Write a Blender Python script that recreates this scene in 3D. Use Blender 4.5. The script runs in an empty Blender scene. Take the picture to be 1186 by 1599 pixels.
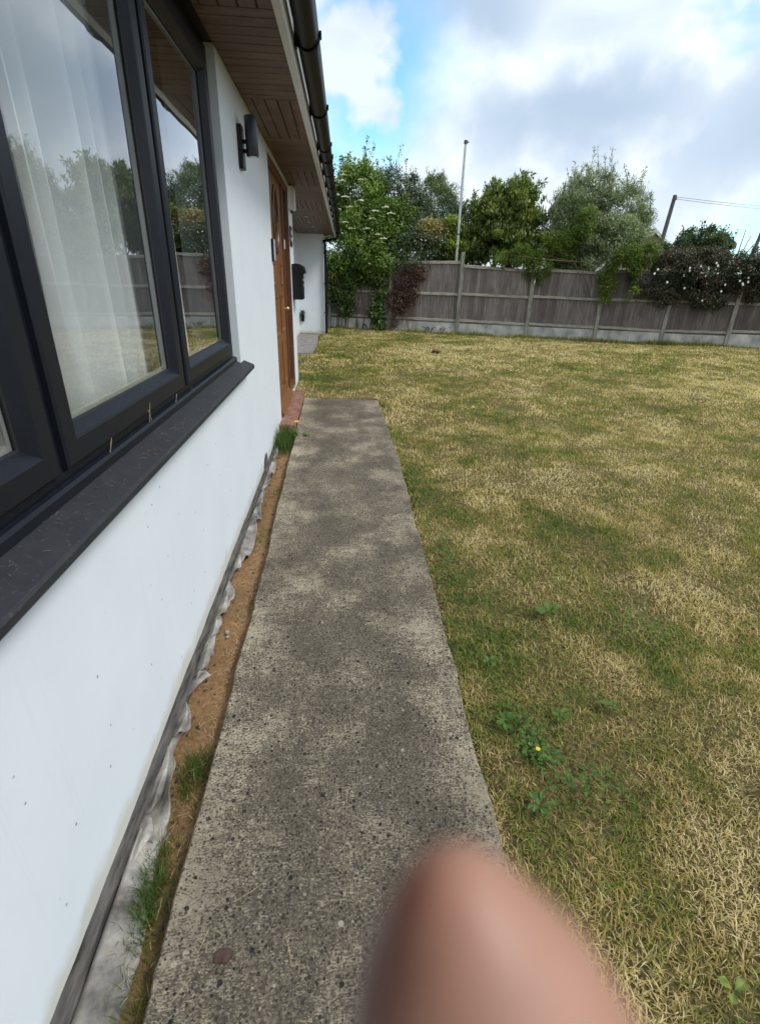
import bpy, bmesh, math, random
import numpy as np
from mathutils import Vector, Matrix
random.seed(7); RNG = np.random.default_rng(11)
R = math.radians
sc = bpy.context.scene
COL = sc.collection

# ------------------------------------------------------------ camera
cam_d = bpy.data.cameras.new('camera'); cam = bpy.data.objects.new('camera', cam_d); COL.objects.link(cam)
sc.camera = cam
CAMM = Matrix(((0.99685, 0.00683, -0.07905), (-0.07462, 0.41917, -0.90483), (0.02696, 0.90788, 0.41836)))
CAMP = Vector((0, 0, 1.45))
q = CAMM.to_quaternion(); CAMM = q.to_matrix()
cam.matrix_world = Matrix.Translation(CAMP) @ CAMM.to_4x4()
cam_d.lens = 17.763; cam_d.sensor_width = 36; cam_d.sensor_fit = 'AUTO'
cam_d.clip_start = 0.004; cam_d.clip_end = 2000
cam_d.dof.use_dof = True; cam_d.dof.focus_distance = 3.0; cam_d.dof.aperture_fstop = 8.5

# ------------------------------------------------------------ world
SUN_EL, SUN_AZ = R(50), R(118)      # azimuth clockwise from +Y (ahead along the house)
W = bpy.data.worlds.new('World'); sc.world = W; W.use_nodes = True
nt = W.node_tree; nt.nodes.clear()
def N(t, typ, **kw):
    n = t.nodes.new(typ)
    for k, v in kw.items():
        if k.startswith('i_'):
            key = k[2:]
            key = int(key) if key.isdigit() else key.replace('_', ' ')
            n.inputs[key].default_value = v
        else: setattr(n, k, v)
    return n
def L(t, a, b): t.links.new(a, b)
def ramp(t, fac, stops, interp='LINEAR'):
    n = t.nodes.new('ShaderNodeValToRGB'); n.color_ramp.interpolation = interp
    e = n.color_ramp.elements
    while len(e) < len(stops): e.new(0.5)
    for i, (p, c) in enumerate(stops):
        e[i].position = p; e[i].color = (c[0], c[1], c[2], 1) if hasattr(c, '__len__') else (c, c, c, 1)
    if fac is not None: L(t, fac, n.inputs[0])
    return n
def math_(t, op, a, b=None, clamp=False):
    n = t.nodes.new('ShaderNodeMath'); n.operation = op; n.use_clamp = clamp
    for i, v in enumerate((a, b)):
        if v is None: continue
        if isinstance(v, (int, float)): n.inputs[i].default_value = v
        else: L(t, v, n.inputs[i])
    return n.outputs[0]
def mixc(t, fac, a, b, mode='MIX'):
    n = t.nodes.new('ShaderNodeMix'); n.data_type = 'RGBA'; n.blend_type = mode
    for sock, v in ((n.inputs[0], fac), (n.inputs[6], a), (n.inputs[7], b)):
        if isinstance(v, (int, float)): sock.default_value = v
        elif isinstance(v, tuple): sock.default_value = (v[0], v[1], v[2], 1)
        else: L(t, v, sock)
    return n.outputs[2]

sky = N(nt, 'ShaderNodeTexSky', sky_type='NISHITA', sun_disc=False, sun_elevation=SUN_EL, sun_rotation=SUN_AZ)
sky.altitude = 50; sky.air_density = 1.0; sky.dust_density = 0.6
tc = N(nt, 'ShaderNodeTexCoord')
sep = N(nt, 'ShaderNodeSeparateXYZ'); L(nt, tc.outputs['Generated'], sep.inputs[0])
zz = math_(nt, 'ADD', math_(nt, 'MAXIMUM', sep.outputs[2], 0.0), 0.22)
cx = math_(nt, 'DIVIDE', sep.outputs[0], zz); cy = math_(nt, 'DIVIDE', sep.outputs[1], zz)
cmb = N(nt, 'ShaderNodeCombineXYZ'); L(nt, cx, cmb.inputs[0]); L(nt, cy, cmb.inputs[1])
n_big = N(nt, 'ShaderNodeTexNoise', i_Scale=1.1, i_Detail=5.0, i_Roughness=0.5); L(nt, cmb.outputs[0], n_big.inputs['Vector'])
n_puff = N(nt, 'ShaderNodeTexNoise', i_Scale=7.0, i_Detail=5.0, i_Roughness=0.5); L(nt, tc.outputs['Generated'], n_puff.inputs['Vector'])
n_wisp = N(nt, 'ShaderNodeTexNoise', i_Scale=5.5, i_Detail=4.0, i_Roughness=0.48)
mpw = N(nt, 'ShaderNodeMapping'); mpw.inputs['Scale'].default_value = (1, 1, 2.6); L(nt, tc.outputs['Generated'], mpw.inputs[0]); L(nt, mpw.outputs[0], n_wisp.inputs['Vector'])
# warped direction for cloud masses
n_w = N(nt, 'ShaderNodeTexNoise', i_Scale=6.0, i_Detail=4.0); L(nt, tc.outputs['Generated'], n_w.inputs['Vector'])
vm = N(nt, 'ShaderNodeVectorMath', operation='SUBTRACT'); L(nt, n_w.outputs['Color'], vm.inputs[0]); vm.inputs[1].default_value = (.5, .5, .5)
vs = N(nt, 'ShaderNodeVectorMath', operation='SCALE'); L(nt, vm.outputs[0], vs.inputs[0]); vs.inputs['Scale'].default_value = 0.16
vw = N(nt, 'ShaderNodeVectorMath', operation='ADD'); L(nt, tc.outputs['Generated'], vw.inputs[0]); L(nt, vs.outputs[0], vw.inputs[1])
def blob(c, rx, rz, soft=1.0):
    """soft mass of cloud (or gap) around sky direction c; rx horizontal, rz vertical half-extent"""
    c = Vector(c).normalized()
    sb = N(nt, 'ShaderNodeVectorMath', operation='SUBTRACT'); L(nt, vw.outputs[0], sb.inputs[0]); sb.inputs[1].default_value = c
    ml = N(nt, 'ShaderNodeVectorMath', operation='MULTIPLY'); L(nt, sb.outputs[0], ml.inputs[0]); ml.inputs[1].default_value = (1/rx, 1/rx, 1/rz)
    ln = N(nt, 'ShaderNodeVectorMath', operation='LENGTH'); L(nt, ml.outputs[0], ln.inputs[0])
    mr = N(nt, 'ShaderNodeMapRange', interpolation_type='SMOOTHSTEP'); L(nt, ln.outputs['Value'], mr.inputs[0])
    mr.inputs[1].default_value = 1 + soft*.5; mr.inputs[2].default_value = max(0, 1 - soft*.9); mr.inputs[3].default_value = 0; mr.inputs[4].default_value = 1
    return mr.outputs[0]
gap = math_(nt, 'MAXIMUM', blob((.055, .962, .262), .115, .135, .8), blob((.62, .78, .07), .12, .05, 1.0))
gap = math_(nt, 'MAXIMUM', gap, blob((-.02, .98, .18), .05, .05, .9))
gap = math_(nt, 'MULTIPLY', gap, ramp(nt, n_puff.outputs[0], [(.40, 0), (.48, 1)]).outputs[0])
gap2 = ramp(nt, n_big.outputs[0], [(.30, 1), (.38, 0)]).outputs[0]     # a few more gaps elsewhere
dark = math_(nt, 'MAXIMUM', blob((.36, .905, .215), .26, .062, 1.0), blob((.17, .93, .37), .16, .055, 1.0))
dark = math_(nt, 'MAXIMUM', dark, blob((.66, .72, .2), .3, .09, 1.0))
dk2 = math_(nt, 'MULTIPLY', ramp(nt, n_big.outputs[0], [(.42, 0), (.62, .75)]).outputs[0], ramp(nt, sep.outputs[2], [(.36, 0), (.5, 1)]).outputs[0])
dk3 = math_(nt, 'MULTIPLY', ramp(nt, n_wisp.outputs[0], [(.45, 0), (.68, .45)]).outputs[0], 1.0)
darkall = math_(nt, 'MAXIMUM', dark, math_(nt, 'MAXIMUM', dk2, dk3))
bright = ramp(nt, n_puff.outputs[0], [(.5, 0), (.66, 1)]).outputs[0]
ccol = mixc(nt, darkall, (.74, .83, .93), (.44, .555, .70))
ccol = mixc(nt, math_(nt, 'MULTIPLY', bright, math_(nt, 'SUBTRACT', 1.0, darkall)), ccol, (1.05, 1.08, 1.12))
skc = N(nt, 'ShaderNodeVectorMath', operation='SCALE'); L(nt, sky.outputs[0], skc.inputs[0]); skc.inputs['Scale'].default_value = 1.0
SKY_STR = 0.12
skyb = mixc(nt, 1.0, skc.outputs[0], (1.25, 1.8, 1.95), 'MULTIPLY')
clouds = N(nt, 'ShaderNodeVectorMath', operation='SCALE'); L(nt, ccol, clouds.inputs[0]); clouds.inputs['Scale'].default_value = 1.0/SKY_STR
gp = math_(nt, 'MAXIMUM', gap, gap2)
allsky = mixc(nt, gp, clouds.outputs[0], skyb)
bg = N(nt, 'ShaderNodeBackground'); L(nt, allsky, bg.inputs[0]); bg.inputs[1].default_value = SKY_STR
wo = N(nt, 'ShaderNodeOutputWorld'); L(nt, bg.outputs[0], wo.inputs[0])

sd = bpy.data.lights.new('sun', 'SUN'); sd.energy = 2.0; sd.angle = R(16); sd.color = (1, .97, .92)
so = bpy.data.objects.new('sun', sd); COL.objects.link(so)
sv = Vector((math.sin(SUN_AZ)*math.cos(SUN_EL), math.cos(SUN_AZ)*math.cos(SUN_EL), math.sin(SUN_EL)))
so.rotation_euler = (-sv).to_track_quat('-Z', 'Y').to_euler(); so.location = (6, -4, 9)
vs_ = sc.view_settings; vs_.view_transform = 'Standard'; vs_.look = 'None'; vs_.exposure = 0.28; vs_.gamma = 1; vs_.use_curve_mapping = False
sc.render.engine = 'CYCLES'; sc.cycles.max_bounces = 6; sc.cycles.transparent_max_bounces = 8

# ------------------------------------------------------------ materials
MATS = {}
def new_mat(name):
    m = bpy.data.materials.new(name); m.use_nodes = True; t = m.node_tree
    b = t.nodes['Principled BSDF']; MATS[name] = m
    return m, t, b
def obj_coord(t, scale=(1, 1, 1)):
    tcn = t.nodes.new('ShaderNodeTexCoord'); mp = t.nodes.new('ShaderNodeMapping'); mp.inputs['Scale'].default_value = scale
    L(t, tcn.outputs['Object'], mp.inputs[0]); return mp.outputs[0]
def noise(t, vec, scale, detail=4, rough=.55):
    n = N(t, 'ShaderNodeTexNoise', i_Scale=scale, i_Detail=float(detail), i_Roughness=rough); L(t, vec, n.inputs['Vector']); return n.outputs[0]
def bump(t, b, h, strength=.3, dist=.01):
    n = N(t, 'ShaderNodeBump', i_Strength=strength, i_Distance=dist); L(t, h, n.inputs['Height']); L(t, n.outputs[0], b.inputs['Normal']); return n
def simple(name, col, rough=.6, var=.15, scale=8, metal=0.0, bmp=.0, stretch=(1, 1, 1), spec=.5, col2=None):
    m, t, b = new_mat(name); v = obj_coord(t, stretch); f = noise(t, v, scale)
    c2 = col2 or tuple(min(1, c*(1+var)) for c in col); c1 = tuple(c*(1-var) for c in col)
    rp = ramp(t, f, [(.32, c1), (.68, c2)])
    L(t, rp.outputs[0], b.inputs['Base Color']); b.inputs['Roughness'].default_value = rough
    b.inputs['Metallic'].default_value = metal; b.inputs['Specular IOR Level'].default_value = spec
    if bmp: bump(t, b, f, bmp, .01)
    return m

# painted render: white with dirt flecks, faint drips and grubby lower edge
m, t, b = new_mat('white_render')
v = obj_coord(t); f = noise(t, v, 3, 6); rp = ramp(t, f, [(.3, (.69, .75, .80)), (.7, (.74, .79, .83))])
sp = N(t, 'ShaderNodeTexVoronoi', i_Scale=17.0, feature='F1'); L(t, v, sp.inputs['Vector'])
spk = ramp(t, sp.outputs['Distance'], [(.045, 1), (.09, 0)]).outputs[0]
cs = N(t, 'ShaderNodeSeparateColor'); L(t, sp.outputs['Color'], cs.inputs[0])
sel = math_(t, 'GREATER_THAN', cs.outputs[0], .87)
c1 = mixc(t, math_(t, 'MULTIPLY', spk, sel), rp.outputs[0], (.25, .23, .2))
sx = N(t, 'ShaderNodeSeparateXYZ'); L(t, v, sx.inputs[0])
low = ramp(t, math_(t, 'ADD', sx.outputs[2], math_(t, 'MULTIPLY', noise(t, v, 9, 5), .12)), [(.085, 1), (.13, 0)]).outputs[0]
c2 = mixc(t, math_(t, 'MULTIPLY', low, .6), c1, (.50, .47, .34))
top = ramp(t, math_(t, 'ADD', sx.outputs[2], math_(t, 'MULTIPLY', noise(t, v, 6, 5), .25)), [(2.44, 0), (2.62, 1)])
c3 = mixc(t, 0.0, c2, (.55, .52, .42))
vst = obj_coord(t, (1, 22, .5)); drip = ramp(t, noise(t, vst, 2.2, 4), [(.60, 0), (.74, .22)]).outputs[0]
c3 = mixc(t, drip, c3, (.60, .61, .58))
L(t, c3, b.inputs['Base Color']); b.inputs['Roughness'].default_value = .55
hb = math_(t, 'ADD', noise(t, v, 40, 5), math_(t, 'MULTIPLY', noise(t, v, 5, 3), 3)); bump(t, b, hb, .14, .004)
# anthracite uPVC
simple('anthracite', (.008, .010, .016), .42, .12, 30, bmp=.02, spec=.26)
m, t, b = new_mat('sill_anthracite')
v = obj_coord(t); f = noise(t, v, 14, 8, .7); d = noise(t, v, 90, 4, .7)
c = mixc(t, ramp(t, f, [(.40, 0), (.70, .5)]).outputs[0], (.022, .0235, .029), (.042, .042, .046))
c = mixc(t, ramp(t, d, [(.60, 0), (.68, .6)]).outputs[0], c, (.10, .092, .08))
L(t, c, b.inputs['Base Color']); b.inputs['Roughness'].default_value = .58; b.inputs['Specular IOR Level'].default_value = .35; bump(t, b, d, .15, .002)
simple('gasket', (.008, .008, .009), .6)
simple('spacer_metal', (.6, .6, .58), .35, .05, metal=.6)
simple('fascia_white', (.72, .73, .72), .4, .06, 5)
simple('gutter_black', (.005, .0055, .0055), .42, .15, 14, spec=.14)
simple('black_paint', (.007, .0075, .0085), .40, .2, 20, bmp=.03, spec=.35)
simple('lamp_grey', (.045, .05, .062), .42, .1, 30, metal=.35)
simple('brass', (.75, .65, .42), .3, .1, metal=.8)
simple('silver', (.55, .57, .6), .32, .1, metal=.7)
simple('white_plastic', (.75, .75, .72), .4, .05)
simple('letter_white', (.75, .76, .78), .5, .03)
simple('dark_glass', (.012, .010, .008), .08, .1)
# soffit timber
m, t, b = new_mat('soffit_timber')
g = N(t, 'ShaderNodeNewGeometry'); tcn = N(t, 'ShaderNodeTexCoord')
at = N(t, 'ShaderNodeAttribute', attribute_name='uvd')   # grain direction coordinates
f = N(t, 'ShaderNodeTexNoise', i_Scale=1.0, i_Detail=5.0, i_Roughness=.6); L(t, at.outputs['Vector'], f.inputs['Vector'])
r1 = ramp(t, f.outputs[0], [(.3, (.065, .032, .017)), (.55, (.135, .074, .042)), (.75, (.21, .128, .078))])
rn = math_(t, 'MULTIPLY', g.outputs['Random Per Island'], .6)
c = mixc(t, rn, r1.outputs[0], (.09, .052, .031))
st = ramp(t, noise(t, tcn.outputs['Object'], 3.5, 5), [(.5, 0), (.7, .55)]).outputs[0]
c = mixc(t, st, c, (.22, .155, .11))
L(t, c, b.inputs['Base Color']); b.inputs['Roughness'].default_value = .6; bump(t, b, f.outputs[0], .2, .003)
# door: orange brown woodgrain
def wood(name, a, bcol, rough=.4, st=(14, 14, 1.3)):
    m, t, b = new_mat(name); v = obj_coord(t, st); f = noise(t, v, 5, 6, .6)
    rp = ramp(t, f, [(.3, a), (.7, bcol)]); L(t, rp.outputs[0], b.inputs['Base Color']); b.inputs['Roughness'].default_value = rough
    bump(t, b, f, .1, .003)
wood('door_wood', (.13, .050, .014), (.25, .105, .034), .40)
wood('door_frame_wood', (.10, .036, .016), (.19, .075, .03), .38)
simple('threshold_red', (.24, .105, .075), .8, .25, 16, bmp=.25, col2=(.36, .19, .14))
# fence
m, t, b = new_mat('fence_board')
g = N(t, 'ShaderNodeNewGeometry'); v = obj_coord(t, (30, 30, 1.2)); f = noise(t, v, 1.6, 7, .75)
r1 = ramp(t, f, [(.32, (.070, .058, .052)), (.5, (.20, .172, .158)), (.68, (.46, .41, .37))])
c = mixc(t, math_(t, 'MULTIPLY', g.outputs['Random Per Island'], .8), r1.outputs[0], (.105, .088, .080))
st = ramp(t, noise(t, obj_coord(t, (2, 2, .8)), 1.6, 5), [(.48, 0), (.72, .7)]).outputs[0]
c = mixc(t, st, c, (.075, .06, .055)); oi = N(t, 'ShaderNodeObjectInfo'); c = mixc(t, 1.0, c, ramp(t, oi.outputs['Random'], [(0, (.78, .74, .72)), (.5, (1.0, 1.0, 1.0)), (1, (1.3, 1.25, 1.18))]).outputs[0], 'MULTIPLY'); L(t, c, b.inputs['Base Color']); b.inputs['Roughness'].default_value = .85; bump(t, b, f, .4, .006)
simple('fence_rail', (.20, .185, .145), .85, .35, 3, bmp=.3, stretch=(2, 2, 30), col2=(.46, .43, .34))
simple('fence_post', (.22, .215, .175), .9, .3, 9, bmp=.3, stretch=(1, 1, .3), col2=(.34, .33, .27))
simple('gravel_board', (.40, .395, .36), .9, .35, 4, bmp=.2, stretch=(1, 1, .6), col2=(.58, .57, .53))
# concrete path
def concrete(name, tint=1.0):
    m, t, b = new_mat(name); v = obj_coord(t)
    vg = N(t, 'ShaderNodeTexVoronoi', i_Scale=185.0, feature='F1'); L(t, v, vg.inputs['Vector'])
    sg = N(t, 'ShaderNodeSeparateColor'); L(t, vg.outputs['Color'], sg.inputs[0])
    grain = ramp(t, sg.outputs[0], [(0, (.035, .032, .028)), (.35, (.085, .076, .064)), (.7, (.19, .17, .14)), (1, (.34, .31, .25))]).outputs[0]
    base = mixc(t, .55, ramp(t, noise(t, v, 120, 6, .75), [(.36, (.026, .022, .017)), (.5, (.14, .120, .092)), (.64, (.44, .39, .31))]).outputs[0], grain)
    # brushed pale laitance left on the surface
    vb = obj_coord(t, (1.0, 1.9, 1)); fine = noise(t, vb, 105, 5, .78)
    mid = noise(t, vb, 26, 4, .65)
    patch = noise(t, v, 3.0, 6, .62)
    lait = math_(t, 'ADD', math_(t, 'ADD', math_(t, 'MULTIPLY', fine, 1.5), math_(t, 'MULTIPLY', mid, .5)), math_(t, 'MULTIPLY', patch, .85))
    sx = N(t, 'ShaderNodeSeparateXYZ'); L(t, v, sx.inputs[0])
    edge = ramp(t, math_(t, 'ABSOLUTE', math_(t, 'SUBTRACT', sx.outputs[0], .03)), [(.20, 0), (.46, .10)]).outputs[0]
    lait = math_(t, 'ADD', lait, edge)
    lait = math_(t, 'MULTIPLY', lait, .5)
    lm = ramp(t, lait, [(.718, 0), (.752, 1)]).outputs[0]
    lcol = ramp(t, noise(t, v, 60, 5, .7), [(.3, (.29, .255, .195)), (.7, (.60, .545, .44))]).outputs[0]
    c = mixc(t, math_(t, 'MULTIPLY', lm, .95), base, lcol)
    dk = ramp(t, noise(t, obj_coord(t, (1.5, .8, 1)), 2.3, 5, .6), [(.40, .45), (.60, 0)]).outputs[0]
    c = mixc(t, dk, c, (.060, .055, .048))
    # aggregate stones showing
    for sc_, thr, s0 in ((52, .66, .30), (105, .50, .30)):
        vo = N(t, 'ShaderNodeTexVoronoi', i_Scale=float(sc_), feature='F1'); L(t, v, vo.inputs['Vector'])
        s = N(t, 'ShaderNodeSeparateColor'); L(t, vo.outputs['Color'], s.inputs[0])
        rad = math_(t, 'MULTIPLY', s.outputs[1], .38)
        inside = math_(t, 'LESS_THAN', vo.outputs['Distance'], rad)
        pick = math_(t, 'GREATER_THAN', s.outputs[0], thr)
        stone = ramp(t, s.outputs[2], [(0, (.020, .021, .024)), (.34, (.05, .052, .06)), (.36, (.16, .145, .12)), (.55, (.22, .20, .17)), (.60, (.30, .16, .08)), (.66, (.33, .20, .11)), (.68, (.12, .11, .10)), (.84, (.36, .34, .28)), (.90, (.46, .44, .38)), (.93, (.10, .115, .13)), (.96, (.04, .045, .05))], 'CONSTANT').outputs[0]
        c = mixc(t, math_(t, 'MULTIPLY', math_(t, 'MULTIPLY', inside, pick), .9), c, stone)
    # small pits
    vo = N(t, 'ShaderNodeTexVoronoi', i_Scale=88.0, feature='F1'); L(t, obj_coord(t, (1, 1, 1)), vo.inputs['Vector'])
    s = N(t, 'ShaderNodeSeparateColor'); L(t, vo.outputs['Color'], s.inputs[0])
    pit = math_(t, 'MULTIPLY', math_(t, 'LESS_THAN', vo.outputs['Distance'], math_(t, 'MULTIPLY', s.outputs[2], .36)), math_(t, 'GREATER_THAN', s.outputs[1], .40))
    c = mixc(t, math_(t, 'MULTIPLY', pit, .8), c, (.04, .037, .032))
    c = mixc(t, 1.0, c, (1.04, .985, .90), 'MULTIPLY')
    L(t, c, b.inputs['Base Color']); b.inputs['Roughness'].default_value = .92; b.inputs['Specular IOR Level'].default_value = .25
    h = math_(t, 'SUBTRACT', math_(t, 'ADD', math_(t, 'MULTIPLY', lm, .5), math_(t, 'MULTIPLY', fine, 1.2)), math_(t, 'MULTIPLY', pit, 1.2))
    bump(t, b, h, .9, .006)
concrete('path_concrete')
simple('slab_concrete', (.20, .19, .175), .9, .35, 9, bmp=.3, col2=(.33, .31, .29))
# soil / sand in the trench
m, t, b = new_mat('ochre_sand')
v = obj_coord(t); f = noise(t, v, 60, 8, .75); f2 = noise(t, v, 5, 4)
c = ramp(t, f, [(.25, (.10, .045, .014)), (.5, (.25, .140, .060)), (.75, (.42, .27, .135))]).outputs[0]
c = mixc(t, ramp(t, f2, [(.45, 0), (.7, .5)]).outputs[0], c, (.12, .07, .03))
sx = N(t, 'ShaderNodeSeparateXYZ'); L(t, v, sx.inputs[0])
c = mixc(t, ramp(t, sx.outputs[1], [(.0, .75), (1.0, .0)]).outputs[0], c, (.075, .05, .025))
L(t, c, b.inputs['Base Color']); b.inputs['Roughness'].default_value = .95; bump(t, b, f, .8, .008)
# lawn soil under the blades
m, t, b = new_mat('lawn_soil')
v = obj_coord(t); f = noise(t, v, 1.3, 6, .6); f2 = noise(t, v, 45, 6, .7)
c = ramp(t, f2, [(.3, (.034, .027, .012)), (.5, (.12, .092, .040)), (.7, (.30, .23, .115))]).outputs[0]
c = mixc(t, ramp(t, f, [(.4, .0), (.65, .4)]).outputs[0], c, (.06, .07, .025))
L(t, c, b.inputs['Base Color']); b.inputs['Roughness'].default_value = 1; b.inputs['Specular IOR Level'].default_value = .1; bump(t, b, f2, .8, .02)
# membrane and skirting strip
m, t, b = new_mat('membrane')
v = obj_coord(t); f = noise(t, v, 7, 6, .6); f2 = noise(t, v, 50, 5)
g = N(t, 'ShaderNodeNewGeometry')
c = ramp(t, f, [(.34, (.085, .078, .070)), (.5, (.25, .235, .215)), (.66, (.50, .475, .43))]).outputs[0]
c = mixc(t, ramp(t, f2, [(.52, 0), (.72, .5)]).outputs[0], c, (.30, .24, .14))
L(t, c, b.inputs['Base Color']); b.inputs['Roughness'].default_value = .55; bump(t, b, f, .3, .01)
simple('base_strip', (.040, .037, .034), .9, .5, 16, bmp=.8, stretch=(4, .5, 4), col2=(.13, .118, .105))
# glass: fresnel mix computed from the angle, several surfaces of the double glazing
m = bpy.data.materials.new('window_glass'); m.use_nodes = True; t = m.node_tree; t.nodes.clear(); MATS['window_glass'] = m
g = N(t, 'ShaderNodeNewGeometry'); dp = N(t, 'ShaderNodeVectorMath', operation='DOT_PRODUCT'); L(t, g.outputs['Incoming'], dp.inputs[0]); L(t, g.outputs['Normal'], dp.inputs[1])
ca = math_(t, 'ABSOLUTE', dp.outputs['Value']); sch = math_(t, 'ADD', math_(t, 'MULTIPLY', math_(t, 'POWER', math_(t, 'SUBTRACT', 1.0, ca), 5.0), .96), .045)
rf = math_(t, 'MULTIPLY', sch, 2.15, clamp=True)
ng = noise(t, obj_coord(t), 1.3, 2)
bn = N(t, 'ShaderNodeBump', i_Strength=.05, i_Distance=.02); L(t, ng, bn.inputs['Height'])
gl = N(t, 'ShaderNodeBsdfGlossy'); gl.inputs['Roughness'].default_value = .004; gl.inputs['Color'].default_value = (.95, .97, 1, 1); L(t, bn.outputs[0], gl.inputs['Normal'])
tr = N(t, 'ShaderNodeBsdfTransparent'); tr.inputs[0].default_value = (.93, .96, .95, 1)
mx = N(t, 'ShaderNodeMixShader'); L(t, rf, mx.inputs[0]); L(t, tr.outputs[0], mx.inputs[1]); L(t, gl.outputs[0], mx.inputs[2])
op = N(t, 'ShaderNodeOutputMaterial'); L(t, mx.outputs[0], op.inputs[0])
# sheer curtain
m = bpy.data.materials.new('sheer_fabric'); m.use_nodes = True; t = m.node_tree; t.nodes.clear(); MATS['sheer_fabric'] = m
df = N(t, 'ShaderNodeBsdfDiffuse'); df.inputs[0].default_value = (.93, .95, .96, 1)
tl = N(t, 'ShaderNodeBsdfTranslucent'); tl.inputs[0].default_value = (.8, .84, .86, 1); tr = N(t, 'ShaderNodeBsdfTransparent')
m1 = N(t, 'ShaderNodeMixShader'); m1.inputs[0].default_value = .15; L(t, df.outputs[0], m1.inputs[1]); L(t, tl.outputs[0], m1.inputs[2])
wv = N(t, 'ShaderNodeTexNoise', i_Scale=3.0, i_Detail=2.0); L(t, obj_coord(t, (1, 1, .2)), wv.inputs['Vector'])
m2 = N(t, 'ShaderNodeMixShader'); L(t, ramp(t, wv.outputs[0], [(.3, .84), (.7, .94)]).outputs[0], m2.inputs[0]); L(t, tr.outputs[0], m2.inputs[1]); L(t, m1.outputs[0], m2.inputs[2])
op = N(t, 'ShaderNodeOutputMaterial'); L(t, m2.outputs[0], op.inputs[0])
simple('room_wall', (.16, .12, .11), .8); simple('room_floor', (.14, .08, .05), .5, .3, 4)
simple('roof_tile', (.16, .12, .10), .85, .3, 6, bmp=.3)
simple('bark', (.10, .080, .060), .9, .4, 8, bmp=.5, stretch=(3, 3, .5))
simple('twig', (.16, .12, .09), .9, .3, 8)
simple('galvanised', (.48, .50, .50), .45, .15, 12, metal=.3)
simple('pole_wood', (.10, .095, .085), .85, .3, 5, stretch=(3, 3, .4))
simple('wire', (.03, .03, .03), .6)
simple('yellow_brick', (.34, .30, .17), .9, .25, 6, col2=(.42, .38, .24))
simple('barge_white', (.62, .70, .62), .5, .06)
simple('straw', (.46, .37, .20), .8, .25, 50)
simple('stone_dark', (.05, .05, .055), .7, .3, 30); simple('stone_red', (.065, .034, .025), .85, .4, 60, bmp=.3)
simple('pale_stone', (.30, .28, .24), .9, .35, 40, bmp=.4)
simple('petal_yellow', (.85, .60, .03), .5, .1); simple('petal_white', (.88, .86, .80), .55, .05); simple('umbel_cream', (.72, .72, .50), .6, .12, 20)
simple('curl_brown', (.14, .075, .035), .8, .3, 20)
simple('sleeve_cloth', (.06, .07, .09), .9, .2, 60, bmp=.2)
# skin
m, t, b = new_mat('skin')
v = obj_coord(t); f = noise(t, v, 90, 4)
rp = ramp(t, f, [(.35, (.31, .165, .11)), (.65, (.41, .24, .175))]); L(t, rp.outputs[0], b.inputs['Base Color'])
b.inputs['Roughness'].default_value = .5; b.inputs['Subsurface Weight'].default_value = .85; b.inputs['Subsurface Radius'].default_value = (1, .3, .15); b.inputs['Subsurface Scale'].default_value = .012
simple('nail', (.55, .34, .29), .25, .05)

def leaf_mat(name, stops, trans=.35, gloss=.35, rough=.45):
    m = bpy.data.materials.new(name); m.use_nodes = True; t = m.node_tree; MATS[name] = m; b = t.nodes['Principled BSDF']
    at = N(t, 'ShaderNodeAttribute', attribute_name='rnd')
    rp = ramp(t, at.outputs['Fac'], stops)
    L(t, rp.outputs[0], b.inputs['Base Color']); b.inputs['Roughness'].default_value = rough; b.inputs['Specular IOR Level'].default_value = gloss
    tl = N(t, 'ShaderNodeBsdfTranslucent'); L(t, mixc(t, 1.0, rp.outputs[0], (1.3, 1.5, .7), 'MULTIPLY'), tl.inputs[0])
    mx = N(t, 'ShaderNodeMixShader'); mx.inputs[0].default_value = trans
    L(t, b.outputs[0], mx.inputs[1]); L(t, tl.outputs[0], mx.inputs[2]); L(t, mx.outputs[0], t.nodes['Material Output'].inputs[0])
leaf_mat('grass_blade', [(0, (.040, .105, .014)), (.22, (.13, .225, .032)), (.40, (.28, .285, .060)), (.55, (.38, .305, .100)), (.78, (.55, .405, .175)), (1, (.80, .66, .38))], .32, .2, .6)
leaf_mat('leaf_elder', [(0, (.040, .085, .014)), (.5, (.12, .20, .034)), (1, (.30, .39, .085))])
leaf_mat('leaf_holly', [(0, (.024, .044, .018)), (.6, (.070, .11, .042)), (1, (.19, .24, .13))], .15, .7, .3)
leaf_mat('leaf_pine', [(0, (.06, .095, .03)), (1, (.19, .25, .085))])
leaf_mat('leaf_laurel', [(0, (.030, .055, .010)), (.5, (.10, .15, .024)), (1, (.33, .37, .08))], .3, .6, .35)
leaf_mat('leaf_bright', [(0, (.08, .12, .02)), (.6, (.21, .28, .045)), (1, (.36, .42, .09))])
leaf_mat('leaf_golden', [(0, (.16, .14, .05)), (.6, (.38, .31, .12)), (1, (.55, .46, .25))])
leaf_mat('leaf_olive', [(0, (.065, .09, .040)), (.5, (.21, .26, .12)), (1, (.46, .51, .33))], .25, .4, .5)
leaf_mat('leaf_vine', [(0, (.04, .075, .012)), (.6, (.125, .19, .026)), (1, (.27, .34, .06))])
leaf_mat('leaf_dark', [(0, (.024, .048, .020)), (.7, (.075, .12, .045)), (1, (.16, .20, .08))])
leaf_mat('leaf_creeper', [(0, (.018, .030, .014)), (.45, (.045, .06, .025)), (.7, (.09, .070, .045)), (1, (.17, .125, .09))], .2)
leaf_mat('leaf_ivy', [(0, (.028, .065, .014)), (.6, (.085, .15, .028)), (.85, (.16, .22, .05)), (1, (.38, .28, .09))], .2, .6, .35)
leaf_mat('leaf_dead', [(0, (.05, .030, .022)), (.6, (.12, .070, .048)), (1, (.26, .15, .09))], .15)
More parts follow.
